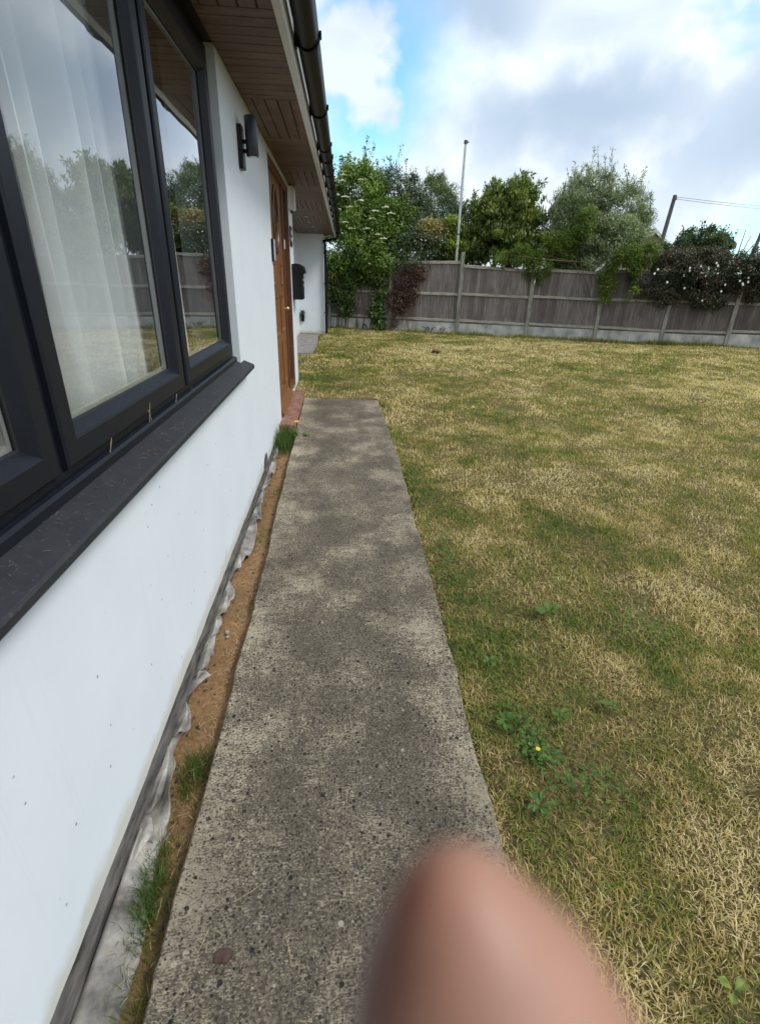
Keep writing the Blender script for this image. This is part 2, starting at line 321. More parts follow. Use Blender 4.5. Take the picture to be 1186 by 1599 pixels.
leaf_mat('leaf_weed', [(0, (.050, .115, .018)), (1, (.14, .24, .045))])
leaf_mat('leaf_tuft', [(0, (.035, .075, .012)), (.7, (.11, .17, .032)), (1, (.36, .30, .13))])

# ------------------------------------------------------------ mesh helpers
def tag(o, label=None, cat=None, group=None, kind=None):
    for k, v in (('label', label), ('category', cat), ('group', group), ('kind', kind)):
        if v: o[k] = v
    return o
def empty(name, loc, label, cat, group=None):
    o = bpy.data.objects.new(name, None); o.location = loc; o.empty_display_size = .1; COL.objects.link(o); tag(o, label, cat, group); return o
class MB:
    def __init__(s): s.v = []; s.f = []; s.uv = None
    def add(s, vs, fs):
        n = len(s.v); s.v += [tuple(x) for x in vs]; s.f += [tuple(i+n for i in f) for f in fs]; return s
    def box(s, x0, x1, y0, y1, z0, z1, M=None):
        vs = [Vector((x, y, z)) for z in (z0, z1) for y in (y0, y1) for x in (x0, x1)]
        if M: vs = [M @ p for p in vs]
        return s.add(vs, [(0, 2, 3, 1), (4, 5, 7, 6), (0, 1, 5, 4), (2, 6, 7, 3), (0, 4, 6, 2), (1, 3, 7, 5)])
    def tube(s, pts, r, n=8, cap=True):
        pts = [Vector(p) for p in pts]; rs = r if hasattr(r, '__len__') else [r]*len(pts); vs = []
        up = None
        for i, p in enumerate(pts):
            d = (pts[min(i+1, len(pts)-1)] - pts[max(i-1, 0)]).normalized()
            if up is None: up = d.orthogonal().normalized()
            a = (up - d*up.dot(d)); a = a.normalized() if a.length > 1e-6 else d.orthogonal().normalized(); up = a; c = d.cross(a)
            vs += [p + (a*math.cos(2*math.pi*k/n) + c*math.sin(2*math.pi*k/n))*rs[i] for k in range(n)]
        fs = [(i*n+k, i*n+(k+1) % n, (i+1)*n+(k+1) % n, (i+1)*n+k) for i in range(len(pts)-1) for k in range(n)]
        if cap: fs += [tuple(range(n))[::-1], tuple((len(pts)-1)*n+k for k in range(n))]
        return s.add(vs, fs)
    def prism(s, poly, axis, a, b2):
        """polygon of 2-D points extruded along axis from a to b"""
        def P(u, w, h): return {'y': (u, h, w), 'x': (h, u, w), 'z': (u, w, h)}[axis]
        n = len(poly); vs = [P(u, w, a) for u, w in poly] + [P(u, w, b2) for u, w in poly]
        return s.add(vs, [tuple(range(n))[::-1], tuple(range(n, 2*n))] + [(k, (k+1) % n, n+(k+1) % n, n+k) for k in range(n)])
    def frame(s, y0, y1, z0, z1, prof):
        """mitred rectangular frame in the YZ plane; prof = closed list of (inset, x)"""
        n = len(prof); vs = []
        for (cy, cz, sy, sz) in ((y0, z0, 1, 1), (y1, z0, -1, 1), (y1, z1, -1, -1), (y0, z1, 1, -1)):
            vs += [(x, cy + sy*i, cz + sz*i) for i, x in prof]
        fs = [(c*n+k, c*n+(k+1) % n, ((c+1) % 4)*n+(k+1) % n, ((c+1) % 4)*n+k) for c in range(4) for k in range(n)]
        return s.add(vs, fs)
    def ball(s, c, r, seg=8, rings=5, jit=0):
        c = Vector(c); r = Vector(r) if hasattr(r, '__len__') else Vector((r, r, r)); vs = []
        for i in range(rings+1):
            th = math.pi*i/rings
            for k in range(seg):
                ph = 2*math.pi*k/seg; j = 1 + random.uniform(-jit, jit)
                vs.append((c.x + r.x*j*math.sin(th)*math.cos(ph), c.y + r.y*j*math.sin(th)*math.sin(ph), c.z + r.z*j*math.cos(th)))
        return s.add(vs, [(i*seg+k, i*seg+(k+1) % seg, (i+1)*seg+(k+1) % seg, (i+1)*seg+k) for i in range(rings) for k in range(seg)])
    def build(s, name, mat, parent=None, smooth=False, bevel=0, fix=True):
        me = bpy.data.meshes.new(name); me.from_pydata(s.v, [], s.f); me.update()
        if fix:
            bm = bmesh.new(); bm.from_mesh(me); bmesh.ops.remove_doubles(bm, verts=bm.verts, dist=1e-6); bmesh.ops.recalc_face_normals(bm, faces=bm.faces)
            if bevel: bmesh.ops.bevel(bm, geom=[e for e in bm.edges if e.is_manifold and e.calc_face_angle(0) > .5], offset=bevel, segments=2, affect='EDGES', clamp_overlap=True)
            bm.to_mesh(me); bm.free()
        if smooth:
            me.polygons.foreach_set('use_smooth', [True]*len(me.polygons))
            try: me.set_sharp_from_angle(angle=R(40))
            except Exception: pass
        me.materials.append(MATS[mat]); o = bpy.data.objects.new(name, me); COL.objects.link(o)
        if parent:
            o.parent = parent
            pm = parent.matrix_basis.copy() if parent.parent is None else parent.parent.matrix_basis @ parent.matrix_basis
            # geometry is written in world coordinates
            me.transform(pm.inverted())
        return o
def np_mesh(name, V, F, nper, mat, rnd=None, parent=None, smooth=False):
    """fast mesh: V (n,3), F flat loop indices, nper verts per face array"""
    me = bpy.data.meshes.new(name); me.vertices.add(len(V)); me.vertices.foreach_set('co', V.astype(np.float32).ravel())
    me.loops.add(len(F)); me.loops.foreach_set('vertex_index', F.astype(np.int32))
    me.polygons.add(len(nper)); st = np.concatenate([[0], np.cumsum(nper)[:-1]]).astype(np.int32)
    me.polygons.foreach_set('loop_start', st)
    if smooth: me.polygons.foreach_set('use_smooth', np.ones(len(nper), bool))
    me.update(calc_edges=True)
    if rnd is not None:
        a = me.attributes.new('rnd', 'FLOAT', 'POINT'); a.data.foreach_set('value', rnd.astype(np.float32))
    me.materials.append(MATS[mat]); o = bpy.data.objects.new(name, me); COL.objects.link(o)
    if parent:
        o.parent = parent; me.transform(parent.matrix_basis.inverted())
    return o
_ng = {}
def vnoise(x, y, scale, seed=0):
    if seed not in _ng: _ng[seed] = np.random.default_rng(seed+100).random((256, 256))
    g = _ng[seed]; X = np.asarray(x)*scale + 1000.0; Y = np.asarray(y)*scale + 1000.0
    i = np.floor(X).astype(int); j = np.floor(Y).astype(int); fx = X-i; fy = Y-j; fx = fx*fx*(3-2*fx); fy = fy*fy*(3-2*fy)
    i0 = i % 256; i1 = (i+1) % 256; j0 = j % 256; j1 = (j+1) % 256
    return (g[i0, j0]*(1-fx)+g[i1, j0]*fx)*(1-fy) + (g[i0, j1]*(1-fx)+g[i1, j1]*fx)*fy

# ------------------------------------------------------------ ground
PR = [(-2, .45), (.3, .449), (.8, .453), (1.25, .465), (2.44, .486), (3.4, .508), (4.2, .530), (5.4, .528), (6.5, .515)]
PL = [(-2, -.435), (.55, -.431), (1.2, -.424), (2.0, -.419), (3.5, -.432), (5.0, -.445), (6.78, -.458)]
def interp(tab, y): return np.interp(y, [a for a, _ in tab], [b_ for _, b_ in tab])
def lawn_z(x, y):
    base = (vnoise(x, y, .55, 1)-.5)*.07 + (vnoise(x, y, 2.2, 2)-.5)*.025
    w = np.clip((np.abs(x)-.3)/1.2, 0.15, 1); far = np.clip((y-7)/3, 0, 1)
    return base*np.maximum(w, far) - .014
# distant ground with a hole-free sheet just below
g = MB(); g.add([(-300, -300, -.16), (300, -300, -.16), (300, 600, -.16), (-300, 600, -.16)], [(0, 1, 2, 3)])
tag(g.build('ground', 'lawn_soil', fix=False), kind='structure')
# lawn sheet
xs = np.concatenate([np.arange(-1.12, .6, .08), np.arange(.6, 16.01, .16)]); ys = np.concatenate([np.arange(-2.4, 6, .1), np.arange(6, 18.4, .16)])
XX, YY = np.meshgrid(xs, ys); ZZ = lawn_z(XX, YY)
inpath = (XX > -1.13) & (XX < interp(PR, YY)-.02) & (YY < 6.72)
rec = (XX < -.4) & (YY < 8.1)
V = np.stack([XX.ravel(), YY.ravel(), ZZ.ravel()], 1); nx = len(xs); ny = len(ys)
ii = np.arange(nx*ny).reshape(ny, nx)
keep = ~(inpath[:-1, :-1] & inpath[:-1, 1:] & inpath[1:, :-1] & inpath[1:, 1:])
V[:, 2] = np.where(inpath.ravel(), -.13, V[:, 2])
a = ii[:-1, :-1][keep]; b_ = ii[:-1, 1:][keep]; c_ = ii[1:, 1:][keep]; d_ = ii[1:, :-1][keep]
F = np.stack([a, b_, c_, d_], 1).ravel()
tag(np_mesh('lawn', V, F, np.full(len(a), 4), 'lawn_soil', smooth=True), kind='structure')
# path slab
ysp = np.linspace(-2, 6.76, 220)
vs = []; fs = []
for k, y in enumerate(ysp):
    xl = float(interp(PL, y)) + (vnoise(3.3, y, 6, 3)-.5)*.012 + (vnoise(1.3, y, 30, 4)-.5)*.006
    xr = float(interp(PR, y)) + (vnoise(7.3, y, 5, 5)-.5)*.022 + (vnoise(8.3, y, 28, 6)-.5)*.010
    yy = lambda x: y - max(0, (y-6.4)/.36)*.11*max(0, (x-xl)/(xr-xl))
    xx = [xl, xl, xl+.006, xl+.2, 0, xr-.2, xr-.010, xr, xr]; zz_ = [-.14, -.008, 0, 0, 0, 0, 0, -.010, -.14]
    vs += [(x, yy(x), z) for x, z in zip(xx, zz_)]
n = 9
for k in range(len(ysp)-1): fs += [(k*n+i, k*n+i+1, (k+1)*n+i+1, (k+1)*n+i) for i in range(n-1)]
fs += [tuple(range(n)), tuple((len(ysp)-1)*n+i for i in range(n))[::-1]]
tag(MB().add(vs, fs).build('path', 'path_concrete', fix=False), kind='structure')
# slab by the recess
sl = MB(); sl.add([(-1.1, 11.0, .012), (-.55, 11.05, .016), (-.50, 12.6, .018), (-.56, 14.85, .016), (-1.1, 14.9, .012), (-1.1, 11.0, -.1), (-.55, 11.05, -.1), (-.50, 12.6, -.1), (-.56, 14.85, -.1), (-1.1, 14.9, -.1)],
    [(0, 1, 2, 3, 4), (5, 9, 8, 7, 6), (0, 5, 6, 1), (1, 6, 7, 2), (2, 7, 8, 3), (3, 8, 9, 4), (4, 9, 5, 0)])
tag(sl.build('paving', 'slab_concrete', bevel=.006), kind='structure')
# soil trench between wall and path
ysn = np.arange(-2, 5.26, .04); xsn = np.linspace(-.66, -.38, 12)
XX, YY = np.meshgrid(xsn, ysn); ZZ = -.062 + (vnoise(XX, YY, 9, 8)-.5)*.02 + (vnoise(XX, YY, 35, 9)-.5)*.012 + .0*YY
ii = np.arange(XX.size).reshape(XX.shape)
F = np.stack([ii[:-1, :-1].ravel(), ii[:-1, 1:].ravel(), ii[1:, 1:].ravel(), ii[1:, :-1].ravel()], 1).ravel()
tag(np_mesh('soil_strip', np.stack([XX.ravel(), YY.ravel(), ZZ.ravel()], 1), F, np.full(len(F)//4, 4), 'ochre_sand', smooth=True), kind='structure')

# ------------------------------------------------------------ house
XW = -.62; Y1 = 8.0; YEND = 15.92; ZS = 2.5
WY0, WY1, WZ0 = -.98, 3.37, .94
DY0, DY1 = 5.45, 7.40
house = empty('house', (XW, 0, 0), 'white rendered house with dark framed windows and timber eaves along the concrete path', 'house')
fx = lambda y: -.25 + .0125*(y-2.8)
w = MB()
w.box(-.90, XW, -2.4, WY0, -.3, 2.6).box(-.90, XW, WY0, WY1, -.3, WZ0-.002).box(-.90, XW, WY1, DY0, -.3, 2.6)
w.box(-.90, XW, DY1, Y1, -.3, 2.6).box(-.90, XW, DY0, DY1, -.3, -.01).box(-1.3, -1.1, Y1-.25, 15.4, -.3, 2.6).box(-1.1, -.90, Y1-.25, Y1, -.3, 2.6)
w.box(-1.3, -.39, 15.4, YEND-.1, -.3, 2.6)
w.box(-5.4, -5.2, -2.4, YEND-.1, -.3, 2.6).box(-5.2, -.90, -2.4, -2.2, -.3, 2.6).box(-5.2, -1.3, YEND-.35, YEND-.1, -.3, 2.6)
w.box(-.90, XW, WY0, WY1, 2.52, 2.6).box(-.90, XW, DY0, DY1, 2.47, 2.6)
w.build('wall', 'white_render', house)
rm = MB(); rm.box(-5.19, -5.15, -2.2, 5.0, 0, 2.45).box(-5.15, -.92, -2.19, -2.15, 0, 2.45).box(-5.15, -.92, 4.4, 4.45, 0, 2.45).box(-5.15, -.92, -2.15, 4.4, 2.45, 2.48).box(-.915, -.905, 3.45, 4.4, 0, 2.45).box(-.915, -.905, -2.15, WY0, 0, 2.45).box(-.915, -.905, WY0, 3.45, 0, .9)
rm.build('interior_wall', 'room_wall', house)
MB().box(-5.15, -.92, -2.15, 4.4, -.03, 0).build('interior_floor', 'room_floor', house)
MB().box(-.90, -.70, WY0, WY1, .945, .965).build('inner_sill', 'room_floor', house)
# roof with tile courses
rf_ = MB()
nC = 11
for side in (0, 1):
    xe, ze = (-.20, 2.70) if side == 0 else (-5.9, 2.60)
    xr_, zr_ = -2.95, 4.45
    for k in range(nC):
        f0, f1 = k/nC, (k+1.15)/nC; f1 = min(f1, 1.02)
        x0 = xe+(xr_-xe)*f0; z0 = ze+(zr_-ze)*f0; x1 = xe+(xr_-xe)*f1; z1 = ze+(zr_-ze)*f1
        rf_.add([(x0, -2.6, z0+.02), (x1, -2.6, z1), (x1, -2.6, z1+.02), (x0, -2.6, z0+.05), (x0+.20*(side == 0)*(1-f0), YEND, z0+.02), (x1+.20*(side == 0)*(1-f1), YEND, z1), (x1+.20*(side == 0)*(1-f1), YEND, z1+.02), (x0+.20*(side == 0)*(1-f0), YEND, z0+.05)],
                [(0, 1, 2, 3), (7, 6, 5, 4), (0, 4, 5, 1), (1, 5, 6, 2), (2, 6, 7, 3), (3, 7, 4, 0)])
roof = rf_.build('roof', 'roof_tile', house)
for ya_ in (-2.4, YEND-.3): MB().prism([(-5.3, 2.6), (-.7, 2.6), (-2.95, 4.3)], 'y', ya_, ya_+.2).build('gable', 'white_render', house)
# soffit boards, in sections that change direction
vs = []; fs = []; uvd = []
def board(x0, x1, y0, y1, along):
    z0, z1 = ZS, ZS+.012; c = .003
    n0 = len(vs)
    if x1 > fx(y0): x1a, x1b = fx(y0)+.004, fx(y1)+.004
    else: x1a = x1b = x1
    b8 = [(x0+c, y0+c, z0), (x1a-c, y0+c, z0), (x1b-c, y1-c, z0), (x0+c, y1-c, z0), (x0, y0, z0+.004), (x1a, y0, z0+.004), (x1b, y1, z0+.004), (x0, y1, z0+.004), (x0, y0, z1), (x1a, y0, z1), (x1b, y1, z1), (x0, y1, z1)]
    vs.extend(b8); o = random.random()*50
    for p in b8: uvd.append((p[0]*2.2+o, p[1]*28, o) if along == 'x' else (p[0]*28, p[1]*2.2+o, o))
    for i in range(2): fs.extend([(n0+4*i+k, n0+4*i+(k+1) % 4, n0+4*i+4+(k+1) % 4, n0+4*i+4+k) for k in range(4)])
    fs.append((n0+3, n0+2, n0+1, n0)); fs.append((n0+8, n0+9, n0+10, n0+11))
secs = [(-2.4, -.55, 'y'), (-.55, .65, 'x'), (.65, 1.85, 'y'), (1.85, 3.02, 'y'), (3.02, 4.10, 'x'), (4.10, 5.30, 'y'), (5.30, 6.50, 'x'), (6.50, 7.70, 'y'), (7.70, 8.90, 'x'), (8.90, 10.1, 'y'), (10.1, 11.3, 'x'), (11.3, 12.5, 'y'), (12.5, 13.7, 'x'), (13.7, 14.9, 'y'), (14.9, YEND-.02, 'x')]
for y0, y1, d in secs:
    xl = XW+.001 if y1 < 7.8 else -1.1
    if d == 'x':
        nb = max(1, round((y1-y0)/.098)); st = (y1-y0)/nb
        for k in range(nb): board(xl, 9, y0+k*st+.003, y0+(k+1)*st-.003, 'x')
    else:
        board(xl, 9, y0+.003, y0+.085, 'x'); board(xl, 9, y1-.085, y1-.003, 'x')
        x = fx((y0+y1)/2) - .004
        k = 0
        while x > xl+.02:
            xa = max(xl, x-.082)
            board(xa+.003, (9 if k == 0 else x-.003), y0+.088, y1-.088, 'y'); x -= .082; k += 1
me = bpy.data.meshes.new('soffit'); me.from_pydata([(x-XW, y, z) for x, y, z in vs], [], fs)
at = me.attributes.new('uvd', 'FLOAT_VECTOR', 'POINT'); at.data.foreach_set('vector', np.array(uvd, np.float32).ravel())
me.materials.append(MATS['soffit_timber']); so_ = bpy.data.objects.new('soffit', me); COL.objects.link(so_); so_.parent = house
MB().add([(XW-.6, -2.4, 2.514), (fx(-2.4), -2.4, 2.514), (fx(YEND), YEND, 2.514), (XW-.6, YEND, 2.514), (XW-.6, -2.4, 2.52), (fx(-2.4), -2.4, 2.52), (fx(YEND), YEND, 2.52), (XW-.6, YEND, 2.52)], [(0, 1, 2, 3), (7, 6, 5, 4), (0, 4, 5, 1), (1, 5, 6, 2), (2, 6, 7, 3), (3, 7, 4, 0)]).build('soffit_backing', 'gasket', house)
# fascia
def along(x0, x1, z0, z1, ya, yb, mb):
    return mb.add([(fx(ya)+x0, ya, z0), (fx(ya)+x1, ya, z0), (fx(yb)+x1, yb, z0), (fx(yb)+x0, yb, z0), (fx(ya)+x0, ya, z1), (fx(ya)+x1, ya, z1), (fx(yb)+x1, yb, z1), (fx(yb)+x0, yb, z1)],
        [(0, 3, 2, 1), (4, 5, 6, 7), (0, 1, 5, 4), (1, 2, 6, 5), (2, 3, 7, 6), (3, 0, 4, 7)])
mb = MB(); along(.0, .018, 2.488, 2.70, -2.45, YEND+.02, mb); along(-.02, .0, 2.488, 2.499, -2.45, YEND, mb); mb.build('fascia', 'fascia_white', house)
# gutter: half-round channel with rolled lips
GZ = 2.605; GX = .088; GR = .058
gm = MB(); prof = []
for k in range(13):
    an = math.pi + math.pi*k/12; prof.append((GR*math.cos(an), GR*math.sin(an)*1.05))
prof = [(-GR-.004, .006)] + prof + [(GR+.004, .008)]
prof += [(x*.93, z*.93+.002) for x, z in prof[::-1][1:-1]]
n = len(prof); ys2 = np.linspace(-2.45, YEND, 24)
vs2 = [(fx(y)+GX+u, y, GZ+w_) for y in ys2 for u, w_ in prof]
fs2 = [(i*n+k, i*n+(k+1) % n, (i+1)*n+(k+1) % n, (i+1)*n+k) for i in range(len(ys2)-1) for k in range(n)] + [tuple(range(n))[::-1], tuple((len(ys2)-1)*n+k for k in range(n))]
gut = gm.add(vs2, fs2).build('gutter', 'gutter_black', house, smooth=True)
def bracket(y, wd, th):
    m_ = MB(); pp = []
    for k in range(15):
        an = math.pi*.98 + math.pi*1.06*k/14; pp.append(((GR+th)*math.cos(an), (GR+th)*1.05*math.sin(an)))
    inn = [(x*.9, z*.9) for x, z in pp[::-1]]; pr = pp + inn
    m_.prism([(fx(y)+GX+u, GZ+w_) for u, w_ in pr], 'y', y-wd/2, y+wd/2)
    m_.box(fx(y)+.019, fx(y)+.032, y-wd/2-.006, y+wd/2+.006, GZ-.05, GZ+.05)
    m_.box(fx(y)+GX+GR+th-.006, fx(y)+GX+GR+th+.007, y-wd/2, y+wd/2, GZ-.006, GZ+.022)
    return m_.build('bracket', 'gutter_black', gut, smooth=True)
for y, wd, th in [(-.9, .03, .008), (.4, .03, .008), (1.6, .03, .008), (2.55, .03, .008), (3.5, .035, .009), (4.75, .035, .009), (5.9, .03, .008), (6.45, .11, .009), (7.2, .03, .008), (8.1, .03, .008), (9.0, .03, .008), (9.9, .1, .009), (10.9, .03, .008), (11.9, .03, .008), (12.9, .03, .008), (13.8, .1, .009), (14.8, .03, .008)]: bracket(y, wd, th)
dp_ = MB(); gx = fx(15.5)+GX
dp_.tube([(gx, 15.45, 2.56), (gx, 15.45, 2.47), (gx-.06, 15.42, 2.40), (-.40, 15.34, 2.33), (-.435+.09, 15.335, 2.26), (-.345, 15.335, 2.2), (-.345, 15.335, .06), (-.345, 15.30, .03)], .034, 12)
dpo = dp_.build('downpipe', 'gutter_black', house, smooth=True)
for z in (.55, 1.3, 2.05): MB().tube([(-.345, 15.335, z-.02), (-.345, 15.335, z+.02)], .042, 12).box(-.392, -.345, 15.36, 15.395, z-.015, z+.015).build('pipe_clip', 'gutter_black', dpo)
# window frame, sashes, glass
wf = MB(); FX0 = -.665
wf.frame(WY0, WY1, WZ0+.004, 2.497, [(0, FX0), (.060, FX0), (.074, FX0-.014), (.074, -.735), (0, -.735)])
for k in range(1, 4):
    yc_ = .125 + 1.06*(k-1); 
    wf.box(-.735, FX0-.002, yc_-.020, yc_+.020, WZ0+.07, 2.43)
win = wf.build('window', 'anthracite', house)
for k in range(1, 4):
    yc_ = .125 + 1.06*(k-1); MB().box(FX0-.003, FX0-.0005, yc_-.003, yc_+.003, WZ0+.075, 2.43).build('gasket_line', 'gasket', win)
for k in range(4):
    y0 = -.915 + 1.06*k; y1 = y0 + 1.02; z0, z1 = 1.012, 2.432
    s_ = MB().frame(y0, y1, z0, z1, [(0, FX0+.012), (.006, FX0+.018), (.058, FX0+.018), (.064, FX0+.015), (.088, FX0-.012), (.088, FX0-.045), (0, FX0-.045)])
    sash = s_.build('sash', 'anthracite', win)
    MB().frame(y0+.084, y1-.084, z0+.084, z1-.084, [(0, FX0-.009), (.006, FX0-.012), (.006, FX0-.016), (0, FX0-.016)]).build('glazing_seal', 'gasket', win)
    MB().frame(y0+.0885, y1-.0885, z0+.0885, z1-.0885, [(0, FX0-.022), (.012, FX0-.022), (.012, FX0-.036), (0, FX0-.036)]).build('spacer_bar', 'spacer_metal', win)
    MB().add([(FX0-.018, y0+.086, z0+.086), (FX0-.018, y1-.086, z0+.086), (FX0-.018, y1-.086, z1-.086), (FX0-.018, y0+.086, z1-.086)], [(0, 1, 2, 3)]).build('pane', 'window_glass', win, fix=False)
# sill with nose
sl = MB().prism([(FX0-.07, .925), (FX0-.07, .962), (FX0+.003, .960), (-.575, .925), (-.562, .920), (-.556, .912), (-.556, .896), (-.560, .890), (-.575, .890), (-.578, .897), (-.619, .910), (-.619, .925)], 'y', -1.06, 3.49)
sill = sl.build('sill', 'sill_anthracite', house)
sl = MB().prism([(-.660, .962), (-.640, .9525), (-.640, .975), (-.648, .982), (-.660, .985)], 'y', -.97, 3.365); sl.build('sill_upstand', 'anthracite', house)
# base strip at wall foot
ysb = np.arange(-2.2, 5.16, .06); vs = []; fs = []
for y in ysb:
    o = (vnoise(1.5, y, 9, 12)-.5)*.012; zt = -.012 + (vnoise(2.5, y, 5, 13)-.5)*.012 + (vnoise(2.5, y, 40, 14)-.5)*.006
    vs += [(XW-.01, y, -.09), (XW-.01, y, zt+.01), (XW+.014+o, y, zt), (XW+.030+o, y, zt-.022), (XW+.032+o, y, -.09)]
for k in range(len(ysb)-1): fs += [(k*5+i, k*5+i+1, k*5+6+i, k*5+5+i) for i in range(4)]
MB().add(vs, fs).build('damp_course', 'base_strip', house, smooth=False)
# door
fr = MB()
fr.box(-.70, -.628, DY0+.002, DY0+.075, .05, 2.46).box(-.70, -.628, 6.72, 6.80, .05, 2.46).box(-.70, -.628, DY1-.14, DY1-.002, .05, 2.46).box(-.70, -.628, DY0+.075, 6.72, 2.38, 2.46).box(-.70, -.628, 6.80, DY1-.14, 2.38, 2.46).box(-.628, -.618, DY1-.06, DY1-.002, .052, 2.45)
fr.box(-.70, -.628, 6.80, DY1-.14, .05, .16)
fr.build('door_frame', 'door_frame_wood', house, bevel=.004)
dl = MB(); dl.box(-.695, -.650, DY0+.08, 6.715, .07, 2.375)
for (a_, b2, c__, d2) in ((5.62, 6.02, .28, .78), (6.18, 6.58, .28, .78), (5.62, 6.02, .86, 1.26), (6.18, 6.58, .86, 1.26), (5.62, 5.85, 1.36, 1.58), (6.35, 6.58, 1.36, 1.58)):
    dl.frame(a_, b2, c__, d2, [(0, -.651), (0, -.638), (.02, -.638), (.035, -.651)])
door = dl.build('door', 'door_wood', house, bevel=.002)
ov = MB(); prf = []
pts = [(-.645, 6.10+.22*math.cos(2*math.pi*k/28), 1.98+.30*math.sin(2*math.pi*k/28)) for k in range(29)]
ov.tube(pts, .016, 6, cap=False).build('oval_frame', 'door_frame_wood', door, smooth=True)
MB().add([(-.646, 6.10, 1.98)]+[(p[0]-.001, p[1], p[2]) for p in pts[:-1]], [(0, 1+k, 1+(k+1) % 28) for k in range(28)]).build('oval_pane', 'dark_glass', door, fix=False)
MB().prism([(-.650, .06), (-.600, .055), (-.598, .07), (-.650, .16)], 'y', DY0+.09, 6.71).build('weather_bar', 'door_wood', door)
MB().tube([(-.65, 6.62, 1.10), (-.62, 6.62, 1.10)], .012, 10).ball((-.608, 6.62, 1.10), .019, 12, 8).box(-.652, -.646, 6.595, 6.645, 1.02, 1.17).build('door_handle', 'brass', door, smooth=True)
MB().box(-.648, -.618, 6.735, 6.785, 1.74, 1.84).build('number_plate', 'white_plastic', house, bevel=.004)
MB().box(-.665, -.660, 6.80, DY1-.14, .16, 2.38).build('side_pane', 'dark_glass', house)
MB().box(-.90, -.66, DY0, DY1, -.005, .046).box(-.90, -.72, DY0, DY1, .046, 2.47).build('door_reveal', 'room_wall', house)
# threshold step
MB().box(-.66, -.462, 5.20, 6.98, -.10, .048).build('threshold', 'threshold_red', house, bevel=.008)

# ------------------------------------------------------------ fittings on the wall
wl = empty('wall_light', (XW, 3.93, 2.18), 'dark grey up-and-down cylinder light on the white wall beside the window', 'wall light')
MB().prism([(3.885, 2.065), (3.975, 2.065), (3.985, 2.08), (3.985, 2.285), (3.975, 2.30), (3.885, 2.30), (3.875, 2.285), (3.875, 2.08)], 'x', XW-.005, XW+.028).build('back_plate', 'black_paint', wl, bevel=.003)
MB().tube([(XW+.02, 3.93, 2.215), (XW+.06, 3.93, 2.215)], .012, 10).tube([(XW+.02, 3.93, 2.165), (XW+.06, 3.93, 2.165)], .012, 10).build('bracket', 'black_paint', wl)
cyl = MB().tube([(XW+.082, 3.93, 2.137), (XW+.082, 3.93, 2.14), (XW+.082, 3.93, 2.345), (XW+.082, 3.93, 2.348)], [.037, .039, .039, .037], 28).build('lamp_body', 'lamp_grey', wl, smooth=True)
MB().tube([(XW+.082, 3.93, 2.133), (XW+.082, 3.93, 2.1365)], .028, 24).build('lens', 'silver', wl)
db = empty('doorbell', (XW, 5.40, 1.67), 'small black and silver entry box at the edge of the brown door', 'doorbell')
MB().box(XW-.003, XW+.022, 5.36, 5.43, 1.575, 1.765).build('housing', 'black_paint', db, bevel=.005)
MB().box(XW+.018, XW+.036, 5.372, 5.422, 1.583, 1.760).build('cover', 'silver', db, bevel=.004)
mbx = empty('electric_box', (XW, 7.62, 2.36), 'small white box high under the eaves right of the door', 'box')
MB().box(XW-.004, XW+.060, 7.50, 7.74, 2.225, 2.485).build('casing', 'white_plastic', mbx, bevel=.006)
MB().box(XW+.055, XW+.072, 7.49, 7.75, 2.235, 2.47).build('lid', 'white_plastic', mbx, bevel=.005)
MB().tube([(XW+.03, 7.62, 2.23), (XW+.03, 7.62, 2.19)], .016, 10).build('cable_gland', 'black_paint', mbx)
plq = empty('house_sign', (XW, 7.60, 1.92), 'black plaque with white lettering on the wall above the letterbox', 'sign')
MB().prism([(7.46, 1.83), (7.48, 1.81), (7.72, 1.81), (7.74, 1.83), (7.74, 2.02), (7.72, 2.04), (7.48, 2.04), (7.46, 2.02)], 'x', XW-.003, XW+.014).build('board', 'black_paint', plq, bevel=.002)
# blurred white lettering: two lines of worn strokes, as unreadable as in the photo
lt = MB()
for (ya, yb, za, zb) in ((7.52, 7.535, 1.94, 2.00), (7.545, 7.56, 1.945, 2.00), (7.53, 7.55, 1.965, 1.975), (7.58, 7.60, 1.94, 2.0), (7.61, 7.63, 1.94, 2.0), (7.65, 7.67, 1.945, 1.995), (7.51, 7.53, 1.87, 1.92), (7.545, 7.565, 1.87, 1.915), (7.58, 7.60, 1.87, 1.92), (7.615, 7.63, 1.87, 1.915), (7.645, 7.66, 1.87, 1.92), (7.675, 7.69, 1.872, 1.915)):
    lt.box(XW+.014, XW+.016, ya, yb, za, zb)
lt.build('lettering', 'letter_white', plq)
lb = empty('letterbox', (XW, 7.75, 1.4), 'black wall letterbox with curved lid on the white wall past the door', 'letterbox')
MB().prism([(XW-.002, 1.165), (XW+.135, 1.165), (XW+.142, 1.18), (XW+.138, 1.20), (XW+.138, 1.529), (XW+.02, 1.529), (XW-.002, 1.529)], 'y', 7.56, 7.93).build('case', 'black_paint', lb, bevel=.004)
lidp = [(XW-.001, 1.53), (XW-.001, 1.60), (XW+.06, 1.612), (XW+.12, 1.60), (XW+.155, 1.575), (XW+.170, 1.53), (XW+.168, 1.49), (XW+.139, 1.49)]
MB().prism(lidp, 'y', 7.545, 7.945).build('lid', 'black_paint', lb, smooth=False, bevel=.002)
MB().box(XW+.1385, XW+.1415, 7.62, 7.87, 1.40, 1.425).box(XW+.1385, XW+.1415, 7.68, 7.81, 1.33, 1.36).build('nameplate', 'silver', lb)
